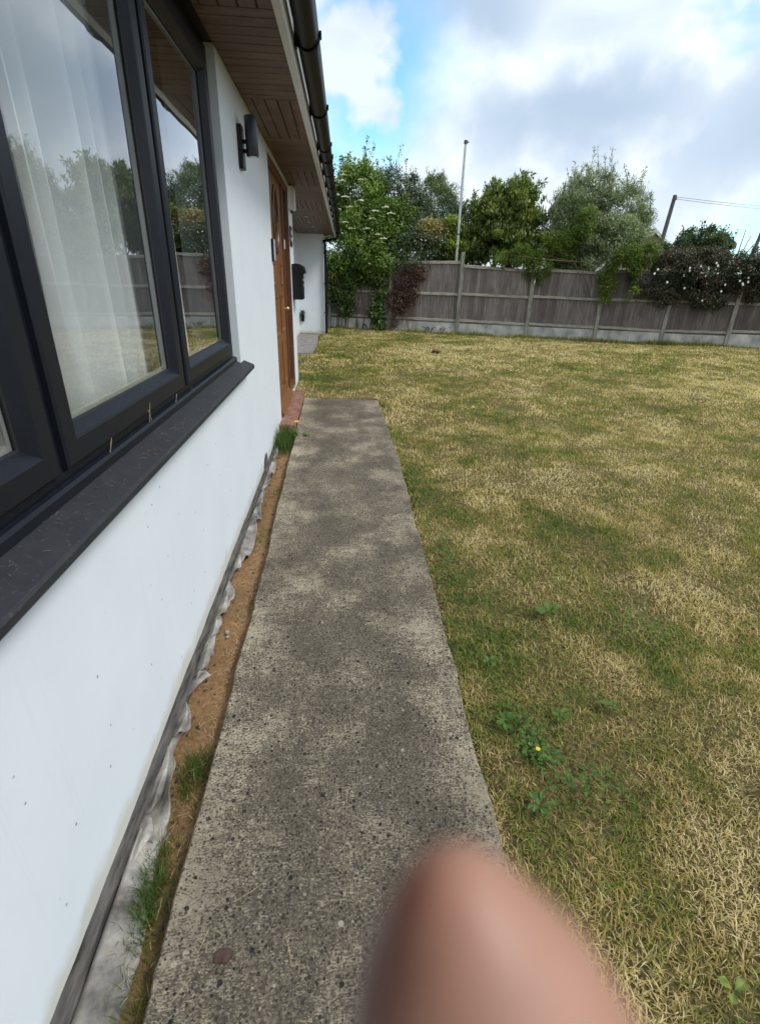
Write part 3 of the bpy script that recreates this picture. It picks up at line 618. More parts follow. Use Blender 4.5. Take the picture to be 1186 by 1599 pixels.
for (x, y, wh) in ((-.602, 11.2, 'nearest of the four'), (-.598, 12.3, 'second of the four from the letterbox'), (-.563, 13.3, 'third of the four from the letterbox'), (-.545, 14.3, 'farthest of the four, next to the far wall')):
    d = empty('downlight', (x, y, ZS), 'round white downlight in the timber soffit, ' + wh, 'downlight', 'downlights in a row in the soffit')
    MB().tube([(x, y, ZS-.008), (x, y, ZS+.004)], .042, 20).build('trim_ring', 'white_plastic', d)
    MB().tube([(x, y, ZS-.0095), (x, y, ZS-.0085)], .026, 16).build('lens', 'silver', d)
wp = empty('wall_planter', (-1.0, 15.39, .39), 'small black pot with a green sprig fixed to the far white wall', 'planter')
MB().add([(-1.05, 15.398, .31), (-.965, 15.398, .31), (-.965, 15.34, .31), (-1.05, 15.34, .31), (-1.06, 15.398, .49), (-.95, 15.398, .49), (-.95, 15.31, .49), (-1.06, 15.31, .49)], [(0, 1, 2, 3), (7, 6, 5, 4), (0, 4, 5, 1), (1, 5, 6, 2), (2, 6, 7, 3), (3, 7, 4, 0)]).build('pot', 'black_paint', wp)

# curtain
cu = MB(); vs = []; fs = []; ny_ = 300; nz_ = 10
for j in range(nz_+1):
    z = 1.0 + (2.44-1.0)*j/nz_; a_ = j/nz_
    for i in range(ny_+1):
        u = i/ny_; y = 1.50 + (2.86-1.50)*u
        ph = u*8.5*2*math.pi + .7*math.sin(u*17) + .15*math.sin(a_*3+u*9)
        amp = .070*(1.15-.35*a_)*(1+.35*math.sin(u*23+1))
        vs.append((-.830 + amp*(math.sin(ph)+.45*math.sin(2*ph+1)+.15*math.sin(5*ph)), y + .012*math.cos(ph), z + (.012*math.sin(ph*1.0) if j == 0 else 0)))
for j in range(nz_):
    for i in range(ny_): k = j*(ny_+1)+i; fs.append((k, k+1, k+ny_+2, k+ny_+1))
co = cu.add(vs, fs).build('curtain', 'sheer_fabric', smooth=True, fix=False)
tag(co, 'sheer white pleated curtain hanging behind the middle window pane', 'curtain')

# ------------------------------------------------------------ membrane at the wall foot
vs = []; fs = []
IN = [(-.3, -.585), (.57, -.585), (.93, -.582), (1.25, -.592), (5.0, -.592)]
OUT = [(-.3, -.49), (.57, -.495), (.75, -.494), (.90, -.520), (.93, -.528), (.97, -.518), (1.03, -.509), (1.12, -.512), (1.20, -.545), (1.26, -.566), (1.33, -.556), (1.37, -.541), (1.42, -.556), (1.50, -.590), (1.57, -.590), (1.60, -.545), (1.63, -.536), (1.66, -.575), (1.69, -.580), (1.73, -.541), (1.80, -.556), (1.87, -.572), (1.93, -.568), (1.98, -.556), (2.05, -.570), (2.08, -.580), (2.12, -.548), (2.2, -.54), (2.30, -.556), (2.36, -.588), (2.46, -.588), (2.50, -.55), (2.60, -.530), (2.9, -.528), (3.23, -.533), (3.5, -.545), (3.53, -.56), (3.58, -.531), (4.0, -.545), (4.4, -.56), (4.8, -.58)]
ym = np.arange(-.3, 4.8, .012); nm = 8
for y in ym:
    xi = float(interp(IN, y)); xo = float(interp(OUT, y)); xo = xi + (xo-xi)*1.14 + (vnoise(4, y, 14, 31)-.5)*.014; wdt = max(.001, xo-xi)
    lift = .095*max(0, vnoise(2, y, 9, 32)-.12)*min(1, wdt/.04)*(1 if y > 1.0 else .35) + .008
    for k in range(nm+1):
        f = k/nm
        z = -.028 + (-.030)*f + lift*f*f + .010*math.sin(f*3.1)*vnoise(5, y, 9, 33)
        if y < 1: z = -.020 - .035*f*f + .006*math.sin(f*6+y*9)
        vs.append((xi + wdt*f*(1-.35*f*lift/.05*.5), y + .010*math.sin(y*46+f*4)*f, z + ((vnoise(xi+wdt*f, y, 40, 34)-.5)*.012 + (vnoise(xi+wdt*f, y, 17, 35)-.5)*.022)*f))
for i in range(len(ym)-1):
    for k in range(nm): fs.append((i*(nm+1)+k, i*(nm+1)+k+1, (i+1)*(nm+1)+k+1, (i+1)*(nm+1)+k))
def flap(y0, y1, dx, dy, lift, curl, z0=-.034, x0=-.598, n_=9, m_=9):
    # a torn tongue of the sheet: rooted along the wall strip from y0 to y1, its tip leaning out by dx, dy
    b0_ = len(vs)
    for i in range(m_+1):
        v_ = i/m_; wd_ = (1-v_**1.8*.93)
        for k in range(n_+1):
            u_ = (k/n_-.5)*wd_; yc__ = (y0+y1)/2
            x_ = x0 + dx*v_*(1-.25*curl*v_); y_ = yc__ + dy*v_ + (y1-y0)*u_
            z_ = z0 + lift*math.sin(min(1, v_*1.1)*math.pi*.5) - curl*.025*max(0, v_-.6)*2.5 + .010*math.cos(u_*7+y0*30)*v_ + (vnoise(x_, y_, 60, 36)-.5)*.006
            vs.append((x_, y_, z_))
    for i in range(m_):
        for k in range(n_): q__ = b0_+i*(n_+1)+k; fs.append((q__, q__+n_+1, q__+n_+2, q__+1))
flap(1.52, 1.66, .082, .02, .030, .3); flap(1.62, 1.84, .068, -.03, .040, .9); flap(1.80, 1.98, .060, .03, .036, 1.2); flap(1.99, 2.28, .062, -.05, .030, 1.0)
flap(1.33, 1.50, .072, -.06, .034, 1.3); flap(2.40, 2.62, .06, -.04, .034, .6); flap(1.05, 1.30, .062, -.07, .028, 1.2); flap(.86, 1.04, .07, .03, .030, .8); flap(2.9, 3.2, .06, .03, .02, .5); flap(3.3, 3.62, .062, -.05, .03, 1.0)
mo = MB().add(vs, fs).build('membrane', 'membrane', smooth=True, fix=False)
sm = mo.modifiers.new('thick', 'SOLIDIFY'); sm.thickness = .0016
tag(mo, 'torn grey membrane sheet curling out along the foot of the white wall', 'membrane')
fl = MB().add([(XW+.004, 3.98, -.02), (XW+.004, 4.22, .01), (XW+.012, 4.12, .105), (XW+.006, 4.02, .06)], [(0, 1, 2, 3)])
fo = fl.build('membrane_scrap', 'base_strip', fix=False); fo.modifiers.new('thick', 'SOLIDIFY').thickness = .003
tag(fo, 'pointed grey membrane scrap standing up against the wall near the green tuft', 'membrane scrap')

# ------------------------------------------------------------ grass
def blades(px, py, pz, h, wd, tilt, dryv, seed=0, curl=1.0):
    r = np.random.default_rng(seed); n = len(px); az = r.random(n)*2*np.pi
    dx = np.cos(az); dy = np.sin(az); sx_ = -dy; sy_ = dx
    t1 = tilt*.6; t2 = np.minimum(tilt*1.12*curl, 1.7)
    s1 = h*.5; s2 = h*.5
    P0 = np.stack([px, py, pz], 1)
    D1 = np.stack([dx*np.sin(t1), dy*np.sin(t1), np.cos(t1)], 1); D2 = np.stack([dx*np.sin(t2), dy*np.sin(t2), np.cos(t2)], 1)
    S = np.stack([sx_, sy_, np.zeros(n)], 1)*wd[:, None]*.5
    P1 = P0 + D1*s1[:, None]; P2 = P1 + D2*s2[:, None]
    V = np.stack([P0-S, P0+S, P1+S*.8, P1-S*.8, P2], 1).reshape(-1, 3)
    base = np.arange(n)*5
    F = np.stack([base, base+1, base+2, base+3, base+3, base+2, base+4], 1).ravel(); nper = np.tile([4, 3], n)
    rv = np.repeat(dryv, 5)
    return V, F, nper, rv
def green_and_shade(x, y):  # greener turf, plus shade on the far left lawn painted in as olive
    g = np.zeros_like(x)
    for (cx_, cy_, rx, ry, a_) in ((.72, 1.12, .18, .22, .8), (.9, 1.0, .2, .15, .5), (1.45, 1.85, .25, .3, .55), (.62, 1.45, .10, .35, .5), (2.1, 5.6, .9, .35, .45), (1.2, 6.3, .5, .35, .4), (.68, 3.4, .12, .7, .6), (1.5, 3.0, .35, .35, .4), (3.4, 4.3, .8, .5, .35), (5, 10, 1.6, .6, .4), (-.1, 8.2, .7, .8, .35), (.3, 11.5, .9, 2.2, .5), (1, 13.6, 2.5, .8, .25), (3.2, 2.6, .5, .6, .4), (2, 4.2, .4, .3, .4), (4.5, 15.2, 3, .35, .6), (.65, 2.2, .15, .4, .5), (1.4, .6, .15, .2, .5)):
        g = np.maximum(g, a_*np.exp(-((x-cx_)/rx)**2-((y-cy_)/ry)**2))
    return g
def dryness(x, y, r):
    n = len(x)
    patch = .30*vnoise(x, y, 1.1, 21) + .36*vnoise(x, y, 3.6, 22) + .34*vnoise(x, y, 11, 23)
    d = .63 + .08*np.clip((y-2)/4, 0, 1) + (patch-.5)*1.62 + r.normal(0, .22, n)
    d -= green_and_shade(x, y)*.50
    for (cx_, cy_, rx, ry, a_) in ((2.3, 11.5, 1.2, 1.3, .22), (1.1, 3.1, .35, .45, .18), (1.8, 1.0, .5, .5, .1), (3, 12.5, 3, .6, .12), (1.3, 5, .5, .4, .15), (8, 11, 3, .8, .15), (6, 12.8, 4, .4, .15)):
        d += a_*np.exp(-((x-cx_)/rx)**2-((y-cy_)/ry)**2)
    return np.clip(d, .02, 1)
def fence_y(x): return 16.5 - .2753*(x-1.8)
parts = []
for (ya, yb, dens, hh, ww, sd_) in ((.05, 1.7, 29000, (.008, .044), .0027, 1), (1.7, 3.2, 18000, (.010, .044), .0034, 2), (3.2, 5.5, 9000, (.012, .044), .0049, 3), (5.5, 9.0, 3600, (.016, .048), .0085, 4), (9.0, 17.6, 1250, (.025, .055), .015, 5)):
    r = np.random.default_rng(sd_)
    xm = 1.6 + yb*1.02
    n = int((xm+1.1)*(yb-ya)*dens); x = r.random(n)*(xm+1.1)-1.1; y = ya + r.random(n)*(yb-ya)
    lim = 1.35 + y*.92
    k = (x < lim) & ((x > interp(PR, y) - .012) | ((y > 6.80) & (x > -.60)) | ((y > 8.05))) & (y < fence_y(x)-.02) & ~((x < -.5) & (y > 10.98) & (y < 14.95)) & ~((x < -.37) & (y > 15.36))
    k &= ~((np.exp(-((x-1.36)/.12)**2-((y-1.0)/.13)**2) > .5) & (r.random(n) > .45))
    # thin out on the bare spots
    k &= (r.random(n) < np.clip(.35 + 1.3*vnoise(x, y, 4.5, 25), 0, 1))
    x = x[k]; y = y[k]; n = len(x)
    h = hh[0] + (hh[1]-hh[0])*r.random(n)**1.4; h *= .75 + .6*vnoise(x, y, 2.7, 26)
    edge = (x < interp(PR, y)+.03) & (y < 6.8); h = np.where(edge, h*.9, h)
    tilt = np.clip(r.normal(1.08, .36, n), .05, 1.55)
    dv = dryness(x, y, r); gg = dv < .4; h = np.where(gg, h*1.12, h)
    parts.append(blades(x, y, lawn_z(x, y)-.004, h, ww*(.6+.8*r.random(n)), tilt, dv, sd_+50))
r = np.random.default_rng(99); n = 330000; x = .44 + r.random(n)*11; y = -2.2 + r.random(n)*10.5
k = (x > interp(PR, y)) & ((x >= 1.35 + np.maximum(y, 0)*.92) | (y < .05)) & (x < 5 + np.maximum(y, 0)*.8); x = x[k]; y = y[k]; n = len(x)
parts.append(blades(x, y, lawn_z(x, y)-.004, .014+.034*r.random(n), .0062*(.6+.8*r.random(n)), np.clip(r.normal(1.05, .35, n), .05, 1.5), dryness(x, y, r), 98))
off = 0; Vs = []; Fs = []; Ns = []; Rs = []
for V, F, n_, rv in parts:
    Vs.append(V); Fs.append(F+off); Ns.append(n_); Rs.append(rv); off += len(V)
tag(np_mesh('lawn_grass', np.concatenate(Vs), np.concatenate(Fs), np.concatenate(Ns), 'grass_blade', np.concatenate(Rs)), 'short patchy green and straw coloured grass covering the lawn', 'grass', kind='stuff')

def tuft(name, cx_, cy_, cz, rx, ry, n, h, wd, mat, dmean, seed, label, cat, tilt=.6, group=None):
    r = np.random.default_rng(seed); x = cx_ + r.normal(0, rx, n); y = cy_ + r.normal(0, ry, n)
    V, F, n_, rv = blades(x, y, np.full(n, cz), h*(.4+.8*r.random(n)), wd*(.6+.8*r.random(n)), np.clip(r.normal(tilt, .3, n), .02, 1.4), np.clip(r.normal(dmean, .2, n), 0, 1), seed)
    o = empty(name, (cx_, cy_, cz), label, cat, group)
    me_o = np_mesh(name, V, F, n_, mat, rv)
    bpy.data.objects.remove(o)
    tag(me_o, label, cat, group); return me_o
tuft('grass_tuft', -.485, 1.19, -.06, .028, .055, 520, .060, .0020, 'leaf_tuft', .35, 61, 'green grass tuft in the sand strip beside the widest membrane flap', 'grass tuft', .55)
tuft('grass_tuft', -.505, .83, -.055, .028, .075, 760, .062, .0020, 'leaf_tuft', .40, 62, 'bushy green grass tuft growing over the pale membrane nearest the camera', 'grass tuft', .75)
tuft('grass_tuft', -.452, .53, -.06, .022, .09, 420, .055, .0020, 'leaf_tuft', .55, 63, 'dark grass at the bottom corner of the sand strip against the path', 'grass tuft', .6)
tuft('grass_tuft', -.475, 3.62, -.06, .022, .09, 150, .05, .002, 'leaf_bright', .5, 64, 'sparse pale green seedlings in the sand strip, farther clump', 'grass tuft', .8)
tuft('grass_tuft', -.485, 2.88, -.06, .020, .08, 110, .04, .002, 'leaf_bright', .5, 65, 'sparse pale green seedlings in the sand strip, nearer clump', 'grass tuft', .9)
tuft('grass_tuft', -.53, 4.84, -.06, .040, .15, 620, .20, .0042, 'leaf_tuft', .25, 66, 'tall dark green grass tuft at the end of the red doorstep', 'grass tuft', .45)
tuft('grass_fringe', -.462, 1.9, -.06, .02, 1.1, 420, .035, .0016, 'straw', .8, 67, 'thin dry straw lying along the sand strip', 'dry grass', 1.1)['kind'] = 'stuff'

def leafmesh(name, pts, nrm, ln, wd, rnd, mat, parent=None, seed=0, axis=None):
    """each leaf a folded rhombus of two triangles pairs: 4 verts, 2 faces"""
    r = np.random.default_rng(seed); n = len(pts)
    if axis is None:
        A = r.normal(0, 1, (n, 3))
    else: A = axis + r.normal(0, .25, (n, 3))
    A -= nrm*np.sum(A*nrm, 1)[:, None]; A /= np.linalg.norm(A, axis=1)[:, None]+1e-9
    B = np.cross(nrm, A)
    L_ = ln[:, None]; W_ = wd[:, None]
    V = np.stack([pts, pts + A*L_*.45 + B*W_*.5 + nrm*W_*.12, pts + A*L_, pts + A*L_*.45 - B*W_*.5 + nrm*W_*.12], 1).reshape(-1, 3)
    b0 = np.arange(n)*4; F = np.stack([b0, b0+1, b0+2, b0, b0+2, b0+3], 1).ravel()
    return np_mesh(name, V, F, np.full(2*n, 3), mat, np.repeat(rnd, 4), parent)
FU = np.array([.964, -.2654, 0]); FN = np.array([.2654, .964, 0]); FP = np.array([1.8, 16.5, 0])
def fco(s, o, z): return FP + np.multiply.outer(np.asarray(s), FU) + np.multiply.outer(np.asarray(o), FN) + np.multiply.outer(np.asarray(z), np.array([0, 0, 1.]))
def crown(name, ells, K, rb, nleaf, ln, wd, mat, seed, parent=None, twigs=0, tw_len=.5, up=.0, style='clump', tw_leaf=26, droop=0, rough_=.35, shell=.55, local=True, extra_pts=None):
    K = int(K*1.7); rb = rb*1.3; nleaf = int(nleaf*2.9); ln = ln*1.2; wd = wd*1.25
    r = np.random.default_rng(seed); vol = np.array([e[3]*e[4]*e[5] for e in ells])**.67; pr = vol/vol.sum()
    which = r.choice(len(ells), K, p=pr); d = r.normal(0, 1, (K, 3)); d /= np.linalg.norm(d, axis=1)[:, None]
    rad = shell + (1-shell)*r.random(K)**.7; E = np.array(ells)
    c = E[which, :3] + d*rad[:, None]*E[which, 3:6]*(1 + r.normal(0, rough_*.35, K))[:, None]
    cl_r = rb*(.55 + .8*r.random(K)); tone = r.normal(0, .16, K)
    wk = r.integers(0, K, nleaf); dd = r.normal(0, 1, (nleaf, 3)); dd /= np.linalg.norm(dd, axis=1)[:, None]
    rr = r.random(nleaf)**.5
    P = c[wk] + dd*(cl_r[wk]*rr)[:, None]*np.array([1, 1, .8]) + np.array([0, 0, -droop])*r.random(nleaf)[:, None]
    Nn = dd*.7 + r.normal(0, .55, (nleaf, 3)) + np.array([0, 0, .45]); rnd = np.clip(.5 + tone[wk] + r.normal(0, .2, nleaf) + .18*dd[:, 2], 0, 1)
    ax = dd*.6 + np.array([0, 0, up]) + r.normal(0, .4, (nleaf, 3))
    tb = []
    if twigs:
        top = c[np.argsort(-(c[:, 2] + .3*r.random(K)))[:max(6, K//3)]]
        for k in range(twigs):
            p0 = top[r.integers(len(top))]; dr = r.normal(0, .35, 3) + np.array([0, 0, 1.]) ; dr /= np.linalg.norm(dr); Lg = tw_len*(.5+r.random()*.7)
            p1 = p0 + dr*Lg*.5; p2 = p1 + (dr + r.normal(0, .15, 3))*Lg*.5; tb.append((p0, p1, p2))
            m_ = tw_leaf; f = r.random(m_)[:, None]; q_ = np.where(f < .5, p0 + (p1-p0)*f*2, p1 + (p2-p1)*(f-.5)*2) + r.normal(0, .02, (m_, 3))
            P = np.concatenate([P, q_]); nd = r.normal(0, 1, (m_, 3)); Nn = np.concatenate([Nn, nd]); ax = np.concatenate([ax, dr + r.normal(0, .6, (m_, 3))]); rnd = np.concatenate([rnd, np.clip(r.normal(.55, .25, m_), 0, 1)])
    Nn /= np.linalg.norm(Nn, axis=1)[:, None]+1e-9
    n = len(P)
    if local:
        Pw = FP + P[:, :1]*FU + P[:, 1:2]*FN + P[:, 2:3]*np.array([0, 0, 1.])
        Nn = Nn[:, :1]*FU + Nn[:, 1:2]*FN + Nn[:, 2:3]*np.array([0, 0, 1.])
    else: Pw = P
    o = leafmesh(name, Pw, Nn, ln*(.6+.7*r.random(n)), wd*(.6+.7*r.random(n)), rnd, mat, parent, seed+1, ax)
    cw = [fco(*q_) if local else q_ for q_ in c]
    tbw = [[fco(*q_) if local else q_ for q_ in t_] for t_ in tb]
    return o, cw, tbw
def tree(name, label, cat, base, ells, K, rb, nleaf, ln, wd, mat, seed, trunk_r=.07, group=None, barkmat='bark', stems=1, **kw):
    b0 = fco(base[0], base[1], base[2]); root = empty(name, tuple(b0), label, cat, group)
    o, cw, tb = crown('crown', ells, K, rb, nleaf, ln, wd, mat, seed, root, **kw)
    rr = random.Random(seed); tm = MB(); E0 = fco(*ells[0][:3])
    for s_ in range(stems):
        jx = Vector((rr.uniform(-.15, .15)*(stems > 1), rr.uniform(-.1, .1)*(stems > 1), 0)); B0 = Vector(b0)+jx; T = Vector(E0) + jx*2
        mid = B0.lerp(T, .5) + Vector((rr.uniform(-.08, .08), rr.uniform(-.08, .08), 0))
        tm.tube([B0, mid, T], [trunk_r/stems**.5, trunk_r*.75/stems**.5, trunk_r*.4/stems**.5], 8)
        for k in range(8):
            c = Vector(cw[rr.randrange(len(cw))]); st_ = mid.lerp(T, rr.random()); md = st_.lerp(c, .5) + Vector((0, 0, -.08))
            tm.tube([st_, md, c], [trunk_r*.35, trunk_r*.22, .006], 5)
    for t_ in tb: tm.tube(t_, [.007, .005, .003], 4)
    tm.build('trunk', barkmat, root)
    return root, cw

# ------------------------------------------------------------ fence
fence = empty('timber_fence', tuple(fco(-2.2, 0, 0)), 'weathered grey closeboard fence with posts and concrete gravel boards across the lawn end', 'fence')
PS = [-4.1, -2.15, -.22, 1.83, 3.87, 5.80, 7.59, 9.28, 11.1, 12.9, 14.7, 16.6, 18.5]
PH = [1.9, 1.95, 1.90, 2.22, 1.80, 1.86, 1.84, 1.84, 1.84, 1.84, 1.84, 1.84, 1.84]
FM = Matrix(((FU[0], FN[0], 0, FP[0]), (FU[1], FN[1], 0, FP[1]), (0, 0, 1, 0), (0, 0, 0, 1)))
for s_, h in zip(PS, PH):
    lx = random.uniform(-.012, .012); M2 = FM @ Matrix.Translation((s_, 0, 0)) @ Matrix.Rotation(lx, 4, 'Y')
    p = MB().add([M2 @ Vector(v_) for v_ in [(-.055, -.06, -.2), (.055, -.06, -.2), (.055, .05, -.2), (-.055, .05, -.2), (-.05, -.055, h-.02), (.05, -.055, h-.02), (.05, .05, h), (-.05, .05, h)]], [(0, 3, 2, 1), (4, 5, 6, 7), (0, 1, 5, 4), (1, 2, 6, 5), (2, 3, 7, 6), (3, 0, 4, 7)])
    p.build('post', 'fence_post', fence, bevel=.006)
tops = [(1.95, 1.95), (1.95, 1.95), (1.95, 1.98), (1.89, 1.80), (1.84, 1.80), (1.86, 1.82), (1.80, 1.80), (1.8, 1.8), (1.8, 1.8), (1.8, 1.8), (1.8, 1.8), (1.8, 1.8)]
for i in range(len(PS)-1):
    a_, b2 = PS[i]+.056, PS[i+1]-.056; t0, t1 = tops[i]; nb = int((b2-a_)/.093); st = (b2-a_)/nb; pm = MB()
    gb = .335 - .01*i*(i < 7)
    for k in range(nb):
        x0 = a_+k*st; x1 = x0+st+.008; zt = t0+(t1-t0)*(k+.5)/nb - .02 + random.uniform(-.006, .006); z0 = gb+.004
        j = random.uniform(-.002, .002)
        pm.add([FM @ Vector(v_) for v_ in [(x0, .012+j, z0), (x1, .002+j, z0), (x1, .020+j, z0), (x0, .022+j, z0), (x0, .012+j, zt), (x1, .002+j, zt), (x1, .020+j, zt), (x0, .022+j, zt)]], [(0, 3, 2, 1), (4, 5, 6, 7), (0, 1, 5, 4), (1, 2, 6, 5), (2, 3, 7, 6), (3, 0, 4, 7)])
    pm.build('panel', 'fence_board', fence, fix=False)
    rls = [(gb+.045, gb+.105), (1.08, 1.14), None]
    for q_ in range(3):
        if q_ < 2: za0 = rls[q_][0]; za1 = rls[q_][1]; zb0, zb1 = za0-.02*(t0 != t1), za1-.02*(t0 != t1)
        else: za0, za1, zb0, zb1 = t0-.065, t0, t1-.065, t1
        dz = random.uniform(-.012, .012) if q_ < 2 else 0
        MB().add([FM @ Vector(v_) for v_ in [(a_, -.038, za0+dz), (b2, -.038, zb0-dz), (b2, .0, zb0-dz), (a_, .0, za0+dz), (a_, -.032, za1+dz), (b2, -.032, zb1-dz), (b2, .0, zb1+.01-dz), (a_, .0, za1+.01+dz)]], [(0, 3, 2, 1), (4, 5, 6, 7), (0, 1, 5, 4), (1, 2, 6, 5), (2, 3, 7, 6), (3, 0, 4, 7)]).build('rail', 'fence_rail', fence)
    MB().add([FM @ Vector(v_) for v_ in [(a_, -.022, -.15), (b2, -.022, -.15), (b2, .026, -.15), (a_, .026, -.15), (a_, -.022, gb), (b2, -.022, gb), (b2, .026, gb), (a_, .026, gb)]], [(0, 3, 2, 1), (4, 5, 6, 7), (0, 1, 5, 4), (1, 2, 6, 5), (2, 3, 7, 6), (3, 0, 4, 7)]).build('gravel_board', 'gravel_board', fence)

# ------------------------------------------------------------ vegetation behind and over the fence
TG = 'trees and shrubs beyond the fence'
el, cw = tree('elder_tree', 'bright green elder tree with cream flower heads behind the eaves corner', 'tree', (-1.3, .7, 0), [(-1.45, .9, 3.5, .85, .8, 1.05), (-.9, .5, 2.7, 1.15, .7, .8), (-1.0, .0, 2.05, 1.15, .45, .45), (-.55, .6, 3.0, .6, .5, .7), (-2.3, 1.2, 2.6, .5, .5, .8), (-1.1, .15, 1.9, 1.0, .3, .4)], 150, .26, 15000, .085, .036, 'leaf_elder', 201, .09, TG, twigs=30, tw_len=.5)
fr_ = random.Random(5)
fm = MB()
for (s_, o_, z) in [(-1.9, .2, 4.35), (-1.75, .0, 3.95), (-1.62, -.1, 3.55), (-1.5, -.05, 3.3), (-1.85, -.1, 3.25), (-1.3, -.1, 3.1), (-1.15, -.15, 3.45), (-.75, -.1, 3.2), (-.45, -.1, 3.3), (-.3, -.05, 3.15), (-.95, -.2, 2.75), (-.6, -.25, 2.6), (-1.1, -.25, 2.45), (-.45, -.3, 2.5), (-1.6, -.2, 2.9), (-1.95, -.1, 2.95), (-1.7, .1, 4.1), (-1.25, .2, 4.0), (-1.9, -.1, 3.6), (-1.4, -.2, 2.75), (-.8, -.2, 3.0), (-2.0, .1, 3.85)]:
    c = Vector(fco(s_, o_, z))
    for k in range(16):
        a_ = fr_.random()*6.28; r_ = .10*fr_.random()**.5
        fm.ball(c + Vector((r_*math.cos(a_), r_*math.sin(a_)*.8, .03-r_*.3+fr_.uniform(-.01, .01))), (.026, .026, .013), 5, 3)
fm.build('flower_heads', 'umbel_cream', el)
tree('holly_shrub', 'dark blue green small-leaved shrub with upright twigs between the elder and the flagpole', 'shrub', (.2, 1.0, 0), [(-.35, 1.2, 3.65, .75, .7, .85), (.35, 1.0, 3.1, .8, .7, .9), (.4, .2, 2.25, .95, .45, .5), (1.0, .8, 2.5, .6, .5, .6), (-.4, .9, 2.8, .7, .5, .8), (1.3, 1.3, 3.0, .6, .5, .7), (-.2, .1, 1.98, .75, .3, .38)], 165, .2, 15000, .058, .026, 'leaf_holly', 202, .07, TG, twigs=60, tw_len=.6, up=.5)
tree('pine_tree', 'soft mid green tree farther back behind the flagpole foot', 'tree', (.6, 4.2, 0), [(.4, 4.0, 3.9, .75, .7, .85), (.9, 4.2, 3.2, 1.0, .8, 1.1), (-.3, 4.0, 3.3, .8, .7, .9)], 90, .22, 11000, .10, .014, 'leaf_pine', 203, .1, TG, twigs=24, tw_len=.4, up=1.2)
tree('laurel_shrub', 'small bright yellow green laurel shrub just left of the flagpole', 'shrub', (1.5, .7, 0), [(1.5, .6, 2.45, .38, .35, .65), (1.1, .7, 2.2, .4, .3, .4), (1.75, .7, 2.2, .35, .3, .35)], 40, .14, 3200, .09, .034, 'leaf_bright', 204, .04, TG, twigs=12, tw_len=.35, up=1.2)
tree('golden_shrub', 'golden dry-leaved shrub low above the fence beside the holly', 'shrub', (.75, .45, 0), [(.85, .35, 2.75, .42, .2, .28)], 22, .13, 900, .07, .034, 'leaf_golden', 205, .03, TG)
tree('laurel_tree', 'tall laurel with upright yellow green leaf spikes right of the flagpole', 'tree', (2.9, 1.3, 0), [(2.6, 1.2, 3.2, .62, .75, .85), (3.25, 1.1, 3.3, .52, .7, .85), (2.35, 1.1, 2.8, .55, .6, .8), (3.0, .9, 2.4, 1.05, .55, .65), (3.6, 1.1, 2.8, .4, .5, .8)], 130, .19, 15000, .105, .034, 'leaf_laurel', 206, .09, TG, twigs=90, tw_len=.5, up=2.2, tw_leaf=60)
tree('privet_bush', 'loose light green bush filling the gap between the laurel and the olive shrub', 'shrub', (4.0, 1.2, 0), [(4.05, 1.2, 2.6, .5, .45, .75), (3.9, .8, 2.25, .55, .4, .45), (4.6, 1.0, 2.3, .5, .4, .5), (2.0, 1.6, 2.5, .5, .4, .7), (4.6, .45, 2.05, .75, .3, .28)], 95, .18, 4200, .06, .026, 'leaf_vine', 207, .04, TG, twigs=12, tw_len=.4, up=.6)
tree('olive_shrub', 'large silvery green feathery shrub leaning over the fence in the middle', 'shrub', (5.5, .9, 0), [(5.15, 1.0, 3.35, .90, .8, .95), (5.95, .9, 3.2, .8, .75, .85), (4.7, .9, 2.9, .55, .6, .75), (5.7, .15, 2.6, .85, .4, .6), (6.5, .7, 2.75, .42, .5, .65), (5.5, -.05, 2.15, .5, .25, .3), (5.0, .5, 2.2, .6, .4, .4), (6.1, .0, 2.5, .55, .35, .5), (4.7, 1.0, 3.4, .5, .5, .5)], 230, .2, 27000, .07, .017, 'leaf_olive', 208, .09, TG, twigs=110, tw_len=.55, up=.9, tw_leaf=40, stems=3)
# climber on the fence
vn = [(2.9, .0, 2.12, .35, .2, .16), (3.55, .0, 2.25, .45, .25, .28), (3.95, -.15, 2.0, .42, .22, .38), (4.5, .0, 2.5, .5, .25, .4), (5.0, -.15, 3.0, .30, .2, .42), (6.0, -.3, 2.1, .22, .15, .35), (5.82, -.25, 1.55, .22, .13, .5), (6.45, -.3, 1.75, .17, .12, .55), (6.7, -.2, 2.3, .25, .2, .3), (6.3, -.3, 2.25, .3, .2, .3)]
vo = empty('climbing_jasmine', tuple(fco(3.9, -.1, 0)), 'bright green climbing jasmine spilling over the fence top and hanging down in two streamers', 'climber')
o, cw, _ = crown('foliage', vn, 170, .085, 8500, .055, .018, 'leaf_vine', 209, vo, droop=.16, twigs=50, tw_len=.3, tw_leaf=14)
st_ = MB()
for k in range(14):
    a_ = Vector(cw[(k*9) % len(cw)]); b__ = Vector(fco(3.9 if k % 2 else 6.1, .16, 0.0)); st_.tube([b__, Vector((b__.x*.6+a_.x*.4, b__.y+.02, 2.02)), Vector((b__.x*.3+a_.x*.7, b__.y-.08, 2.06)), a_], [.012, .008, .006, .003], 5)
st_.build('stem', 'twig', vo)
tree('hawthorn_bush', 'dark green rounded bush above the flowering creeper at the right', 'shrub', (8.4, 1.0, 0), [(8.25, .9, 2.55, .75, .5, .42), (8.8, .9, 2.4, .5, .45, .35), (7.9, .9, 2.35, .5, .45, .35)], 60, .15, 7000, .055, .028, 'leaf_dark', 210, .05, TG, twigs=20, tw_len=.3, up=.8)
bt = MB(); bs = fco(9.3, .8, 0); r9 = random.Random(3)
bush = empty('pruned_shrub', tuple(bs), 'bare pruned branches fanning out above the creeper at the right', 'shrub', TG)
